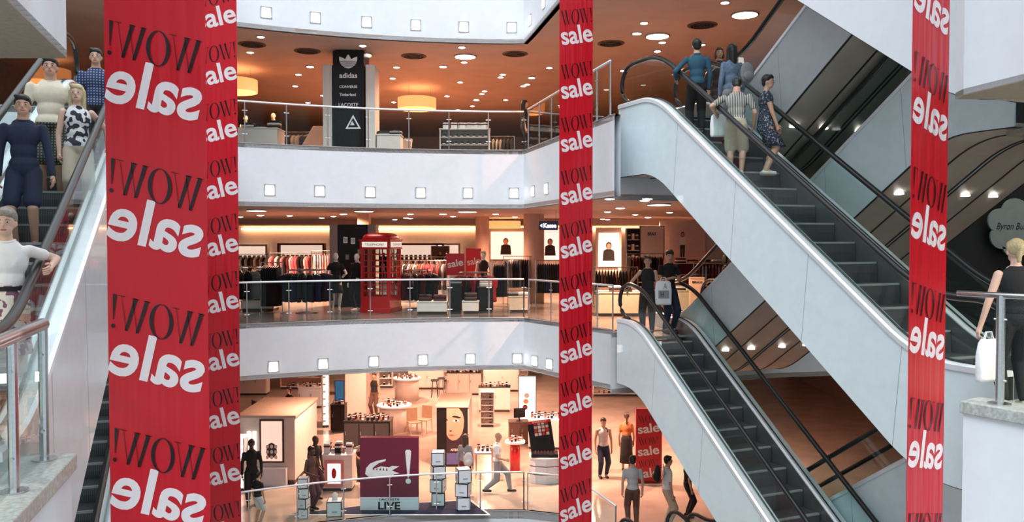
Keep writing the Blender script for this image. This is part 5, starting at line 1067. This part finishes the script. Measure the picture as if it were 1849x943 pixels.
mb = MB(); mb.add([f2(x, y, .096) for x, y in ((735.5, 870), (738.5, 870), (742.5, 822), (740, 819), (734, 819), (731.5, 822))], [tuple(range(6))], WLET); mb.add([f2(737+5*math.cos(i*PI/6), 877-5*math.sin(i*PI/6), .096) for i in range(12)], [tuple(range(12))], WLET); mb.build('exclamation_mark', T)
mb = MB(); word(mb, 'LACOSTE', (0, .29), .52, .05, BLET, Matrix.Translation((0, -.1, 0)), bold=.02); word(mb, 'LIVE', (0, .13), .56, .2, BLET, Matrix.Translation((0, -.1, 0)), bold=.03); mb.build('lettering', ft)
mb = MB(); rg = [G(520, 931, 0), G(650, 914, 0), G(851, 903, 0), G(886, 931, 0)]; c = sum(rg, Vector())/4
T = thing('rug', 'navy rug with pale border under the cube stacks', 'rug', (c.x, c.y, 0)); mb.prism([(q.x-c.x, q.y-c.y) for q in rg][::1], .0, .012, WLET); mb.build('border', T); mb = MB(); mb.prism([((q.x-c.x)*.965, (q.y-c.y)*.9) for q in rg], .012, .018, NAVYR); mb.build('pile', T)
def cube(): 
    T = thing('display_cube', 'cube', 'box'); mb = MB(); mb.box((-.17, -.17, 0), (.17, .17, .34), BLACK); mb.build('edge_frame', T, bevel=.004)
    for k in range(4): mb = MB(); M = Matrix.Rotation(k*PI/2, 4, 'Z'); mb.box((-.15, -.175, .02), (.15, -.17, .32), WHITE, M); mb.build('white_face', T); 
    mb = MB(); mb.box((-.15, -.15, .34), (.15, .15, .345), WHITE); mb.build('white_face', T)
    for k in range(4): M = Matrix.Rotation(k*PI/2, 4, 'Z'); mb = MB(); mb.box((-.05, -.178, .1), (.07, -.176, .13), GREY, M); mb.build('small_print', T)
    return T
for x, Y, n, s, l in ((790, 21.3, 4, 1, 'stack left of the woman with crossed bag'), (836, 20.95, 3, 1, 'stack on the right part of the rug'), (602, 20.55, 1, 1.1, 'single cube left of the crocodile board'), (545, 20.35, 4, .72, 'slim stack at the left end of the rug')):
    for k in range(n):
        o = put('cube', cube, Vector((XP(x, Y), Y, (.018 if x in (790, 836) else 0)+.348*s*k)), [.1, -.25, .3, .05][k], 'white cube, %s of the %s' % (['lowest', 'second', 'third', 'topmost'][k], l), None); o.scale = (s, s, s)
        if n == 1: o['label'] = 'black edged white cube standing alone left of the crocodile board'
        if 'group' in o: o['group'] = 'black edged display cubes'
T = thing('candle_jar', 'white jar standing on the single cube', 'jar', Vector((XP(602, 20.55), 20.55, .38))); mb = MB(); mb.lathe((0, 0, 0), [(.07, 0), (.07, .14), (.06, .15)], WHITE, 18); mb.build('jar_body', T, True); mb = MB(); mb.lathe((0, 0, .15), [(.05, 0), (.05, .015)], STEEL, 18); mb.build('lid', T)
# column with the portrait
p = Vector((XP(816, 24.9), 25.9, 0)); T = thing('poster_column', 'black column with a close-up portrait of a woman\'s face', 'column', p)
mb = MB(); mb.box((-.47, -1, 0), (.47, 1, 1.8), BLACK); mb.build('body', T, bevel=.006); mb = MB(); mb.box((-.5, -1.03, 1.8), (.5, 1.03, 1.86), GOLDB); mb.build('top_board', T, bevel=.006)
mb = MB(); mb.box((.47, -1, .05), (.5, 1, 1.8), PINKW); mb.build('side_board', T)
PY = -1.005; mb = MB(); mb.box((-.17, PY-.01, .05), (.45, PY, 1.78), mat('poster_night', (.03, .012, .02), .3)); pp = mb.build('poster_sheet', T)
FSK = mat('portrait_skin', (.55, .3, .2), .4, emit=(1, .55, .4), es=.1)
mb = MB(); FF = lambda pts, d, m: mb.add([Vector((x, PY-d, z)) for x, z in pts], [tuple(range(len(pts)))], m)
FF([(-.17, 1.78), (-.17, .98), (-.1, .86), (0, .8), (.12, .82), (.22, .9), (.3, 1.02), (.34, 1.2), (.36, 1.4), (.33, 1.6), (.25, 1.74), (.2, 1.78)], .012, FSK)
FF([(-.17, .98), (-.12, .86), (-.02, .76), (.05, .8), (.0, .7), (-.1, .6), (-.17, .6)], .013, MATS['poster_night'])
FF([(.02, 1.4), (.07, 1.37), (.16, 1.37), (.22, 1.42), (.14, 1.44), (.07, 1.43)], .014, WLET); FF([(.09, 1.375), (.15, 1.375), (.155, 1.43), (.09, 1.435)], .015, BLET)
FF([(-.02, 1.52), (.06, 1.5), (.2, 1.47), (.28, 1.5), (.2, 1.53), (.06, 1.56)], .014, BLET); FF([(-.17, 1.46), (-.12, 1.42), (-.17, 1.4)], .014, BLET)
FF([(-.1, 1.1), (-.05, 1.06), (.0, 1.1), (-.03, 1.12)], .014, HBR); FF([(-.12, .96), (-.02, .93), (.08, .96), (.0, .99), (-.06, .985)], .014, LIP)
FF([(.2, 1.78), (.3, 1.66), (.36, 1.45), (.36, 1.1), (.3, .85), (.4, .8), (.45, .9), (.45, 1.78)], .016, HB)
mb.build('portrait', pp); mb = MB(); word(mb, 'ARTDECO', (.12, .52), .34, .07, WLET, Matrix.Translation((0, PY-.01, 0)), bold=.02); mb.build('lettering', pp)
F_ = MB(); F_.box((-.17, PY-.012, .08), (.45, PY-.01, .42), mat('poster_blue_glow', (.1, .1, .3), .4)); F_.build('blue_band', pp)
# tables, counters and stools
def roundt(label, p, R, h, body, top, br=None, goodsn=0, gl='', gg=''):
    T = thing('round_counter', label, 'table', p); br = br or R*.85
    mb = MB(); mb.lathe((0, 0, 0), [(br, 0), (br, h-.06)], body, 28); mb.build('base', T, True); mb = MB(); mb.lathe((0, 0, h-.06), [(R, 0), (R, .055), (R-.01, .06)], top, 32); mb.build('table_top', T)
    for i in range(goodsn): a = i*2.4; r = R*.75*math.sqrt((i+.5)/goodsn); put(('gd', ['flask', 'cw', 'cb', 'cr'][i % 4]), [flask, lambda: cartonf(WLET, 'white_carton'), lambda: cartonf(BLACK, 'black_carton', (.08, .06, .16)), lambda: cartonf(DKRED, 'red_carton', (.07, .05, .12))][i % 4], Vector(p)+Vector((r*math.cos(a), r*math.sin(a), h)), a, ['perfume bottle ', 'small white carton ', 'small black carton ', 'small dark red carton '][i % 4]+gl, gg+' '+'abcd'[i % 4] if 0 else gg+', '+['bottles', 'white', 'black', 'red'][i % 4])
roundt('white round counter with goods behind the crocodile board', gp(712, 778), .62, .95, PINKW, WLET, None, 16, 'on the white round counter near the chairs', 'white round counter')
roundt('far white round counter at the back of the cosmetics hall', gp(735, 722), .6, .95, PINKW, WLET, None, 14, 'on the far white round counter', 'far round counter')
roundt('small white round table on a red drum base', gp(930, 850), .3, .9, RED, WLET, .15, 9, 'on the small table with the red drum base', 'red drum table')
def chair():
    T = thing('wooden_chair', 'chair', 'chair'); m = mat('chair_wood', (.5, .33, .22), .5); mb = MB(); mb.box((-.21, -.2, .44), (.21, .2, .48), m); mb.build('seat', T, bevel=.01)
    for a in (-1, 1):
        for b in (-1, 1): mb = MB(); mb.tube([(a*.19, b*.18, .44), (a*.21, b*.21, 0)], [.018, .013], m, 6); mb.build('leg', T)
    mb = MB(); mb.loft([[Vector((x, .19+.05*(z-.5)+y, z)) for x, y in ((-.2, 0), (.2, 0), (.2, .025), (-.2, .025))] for z in (.48, .7, .92)], m); mb.build('backrest', T); return T
put('chair', chair, gp(748, 786), .5, 'pale wooden chair, nearer of the two beside the round counter', 'wooden chairs'); put('chair', chair, gp(766, 781), -.4, 'pale wooden chair, right one beside the round counter', 'wooden chairs')
def stool():
    T = thing('bar_stool', 'stool', 'stool'); mb = MB(); mb.lathe((0, 0, .72), [(.17, 0), (.18, .03), (.16, .06)], CHAR, 20); mb.build('seat', T)
    for k in range(4): a = k*PI/2+.78; mb = MB(); mb.tube([(.12*math.cos(a), .12*math.sin(a), .73), (.2*math.cos(a), .2*math.sin(a), 0)], .012, CHAR, 6); mb.build('leg', T)
    mb = MB(); mb.tube([(.17*math.cos(i*PI/8), .17*math.sin(i*PI/8), .28) for i in range(17)], .008, CHAR, 5); mb.build('foot_ring', T); return T
put('stool', stool, gp(785, 718), 0, 'dark bar stool, left one in front of the far black topped counter', 'bar stools'); put('stool', stool, gp(797, 714), .4, 'dark bar stool, right one near the far counter', 'bar stools')
for x, y, w, h, body, top, l, n in ((770, 702, 1.6, .95, PINKW, WLET, 'white counter with lamps at the far centre of the hall', 2), (838, 712, 1.5, 1.0, WARMWHITE, BLACK, 'black topped white drawer counter behind the portrait column', 3), (893, 742, 1.25, 1.0, WARMWHITE, BLACK, 'black topped drawer counter right of the portrait column', 2), (905, 706, 1.6, 1.1, WARMWHITE, WLET, 'pale counter at the far right of the hall', 2), (655, 712, 1.4, 1.0, PINKW, WLET, 'pale counter behind the woman in the strapless top', 2), (452, 712, 1.6, 1.0, PINKW, GREY, 'pale counter at the far left end of the hall', 3)):
    q = gp(x, y); cabinet('sales_counter', l, q, (w, .5, h), body, top, 0, panels=n, pm=body); goods('on the '+l, l, q+Vector((0, 0, h)), w*.9, .4, int(w*6), 2)
for x, y, w, h, l in ((880, 770, .5, 1.3, 'open product shelf tower right of the portrait column'), (690, 700, 1.0, 1.8, 'tall wall shelf with goods far behind the round counter'), (810, 688, 2.2, 1.9, 'wide wall shelf at the very back of the hall'), (920, 686, 1.8, 1.9, 'wide wall shelf at the back right of the hall'), (1120, 715, 2.4, 1.8, 'pale wall shelf behind the woman in the orange top')):
    q = gp(x, y); cabinet('product_shelf', l, q, (w, .35, h), WARMWHITE, WLET, 0, cat='shelf', shelves=5)
    for k in range(5): goods('on the '+l, l, q+Vector((0, -.03, .13+(h-.15)*k/5)), w*.85, .15, int(w*4.5), 1)
printed('lit_display', 'tall white glowing display panel with a flower picture', gp(952, 764), .62, 1.75, LITW, CHAR, (), 0, .1, 'sign', lambda T, y: [((lambda mb: (mb.prism([(-.08+.03*i+.1*math.cos(k*PI/5), .6+.22*i+.1*math.sin(k*PI/5)) for k in range(10)], -y+.003+.001*i, -y+.006+.001*i, [MATS['burgundy_cloth'], MATS['amber_glass'], GREY][i], None, Matrix.Rotation(PI/2, 4, 'X')), mb.build('printed_flower', T)))(MB())) for i in range(3)])
cabinet('glass_counter', 'pale glass counter with rows of goods beside the central banner', gp(985, 808), (1.1, .6, 1.0), WARMWHITE, LITW, -.1, panels=3, pm=WARMWHITE); goods('on the pale glass counter beside the central banner', 'pale glass counter', gp(985, 808)+Vector((0, 0, 1.0)), 1.0, .5, 9, 3, -.1)
T = thing('computer', 'black computer screen on a dark desk', 'computer', gp(938, 800)+Vector((0, 0, .76))); mb = MB(); mb.box((-.2, -.02, .1), (.2, .02, .42), BLACK, Matrix.Rotation(.3, 4, 'Z')); mb.build('screen', T); mb = MB(); mb.box((-.02, -.02, 0), (.02, .02, .12), BLACK); mb.box((-.1, -.08, 0), (.1, .08, .015), BLACK); mb.build('stand', T)
cabinet('desk', 'dark desk carrying the computer screen', gp(938, 800), (.7, .5, .76), mat('desk_brown', (.1, .05, .04), .5), None, .1, panels=2)
p = gp(985, 868); T = thing('curved_counter', 'curved pale counter with dark bands beside the central banner', 'counter', p); mb = MB()
cp = [(-.45, -.2), (-.3, -.33), (0, -.4), (.3, -.33), (.5, -.2), (.5, .3), (-.45, .3)]
mb.prism(cp, 0, .68, WHITE); mb.build('body', T, bevel=.01); mb = MB(); mb.prism([(x*1.03, y*1.03) for x, y in cp], .68, .73, WLET); mb.build('top', T)
for z in (.25, .48): mb = MB(); mb.prism([(x*1.01, y*1.01) for x, y in cp], z, z+.02, CHAR); mb.build('dark_band', T)
T = thing('tester_display', 'slanted black tester display with a red header on the curved counter', 'display', p+Vector((-.05, 0, .73))); M = Matrix.Rotation(P_(-12), 4, 'X') @ Matrix.Rotation(P_(-8), 4, 'Y')
mb = MB(); mb.box((-.36, -.3, 0), (.4, .15, .1), BLACK); mb.build('tray', T, bevel=.01); mb = MB(); mb.box((-.34, -.0, .08), (.34, .06, .98), BLACK, M); mb.build('back_board', T, bevel=.01); mb = MB(); mb.box((-.34, -.012, .9), (.34, 0, .98), SIGNR, M); word(mb, 'SHISEIDO', (0, .94), .4, .045, WLET, M @ Matrix.Translation((0, -.013, 0))); mb.build('header', T)
mb = MB()
for i, (x, z) in enumerate([(a*.11-.17, .55+b*.1) for a in range(4) for b in range(4)]): mb.box((x, -.01, z), (x+.085, 0, z+.08), [PINKW, SIGNR, WLET, FSK][(i*5//3) % 4], M)
mb.build('picture', T); 
for i in range(7): put('lipstick', lambda: (lambda T: ((lambda mb: (mb.lathe((0, 0, 0), [(.012, 0), (.012, .05)], STEEL, 10), mb.build('case', T)))(MB()), (lambda mb: (mb.lathe((0, 0, .05), [(.009, 0), (.008, .03), (.003, .035)], RED, 10), mb.build('stick', T)))(MB()), T)[-1])(thing('lipstick', 'l', 'lipstick')), p+Vector((-.3+.09*i, -.2, .83)), 0, 'lipstick standing in the tray of the slanted tester display', 'tester lipsticks')
p = gp(876, 862); T = thing('slim_table', 'slim white table with open steel frame left of the striding man', 'table', p); mb = MB(); mb.box((-.3, -.25, .72), (.25, .25, .78), WHITE); mb.build('table_top', T)
for a in (-.26, .2):
    for b in (-.2, .2): mb = MB(); mb.tube([(a, b, 0), (a, b, .72)], .014, STEEL, 6); mb.build('leg', T)
goods('on the slim white table', 'slim white table', p+Vector((0, 0, .78)), .5, .4, 4, 2)
# red sale stand at the right
p = gp(1170, 874); T = thing('sale_stand', 'tall red sale stand with three rows of lettering beside the lower escalator', 'sign', p)
mb = MB(); mb.box((-.35, -.04, .06), (.38, .04, 2.12), SIGNR); mb.build('board', T, bevel=.005); mb = MB(); mb.box((-.42, -.2, 0), (.42, .2, .06), STEEL); mb.build('foot', T)
for z in (.32, .95, 1.58): mb = MB(); word(mb, 'sale', (0, z), .6, .26, WLET, Matrix.Translation((0, -.04, 0)), bold=.02, tilt=P_(7)); wow(mb, lambda u, v, z=z: (lambda x, q: Vector((x*math.cos(.12)-q*math.sin(.12), -.043, z+.27+x*math.sin(.12)+q*math.cos(.12))))((u/3-.5)*.55, (v-.5)*.2), BLET); mb.build('lettering', T)
# walls that carry the posters of the middle floor
for x0, x1, Y in ((880, 955, 32.06), (975, 1022, 31.06), (1076, 1122, 31.06), (1196, 1330, 29.06)):
    mb = MB(); mb.box((XP(x0, Y), Y, L1), (XP(x1, Y), Y+.1, C1-.35), WARMWHITE); struct(mb.build('wall_display'))
grow()
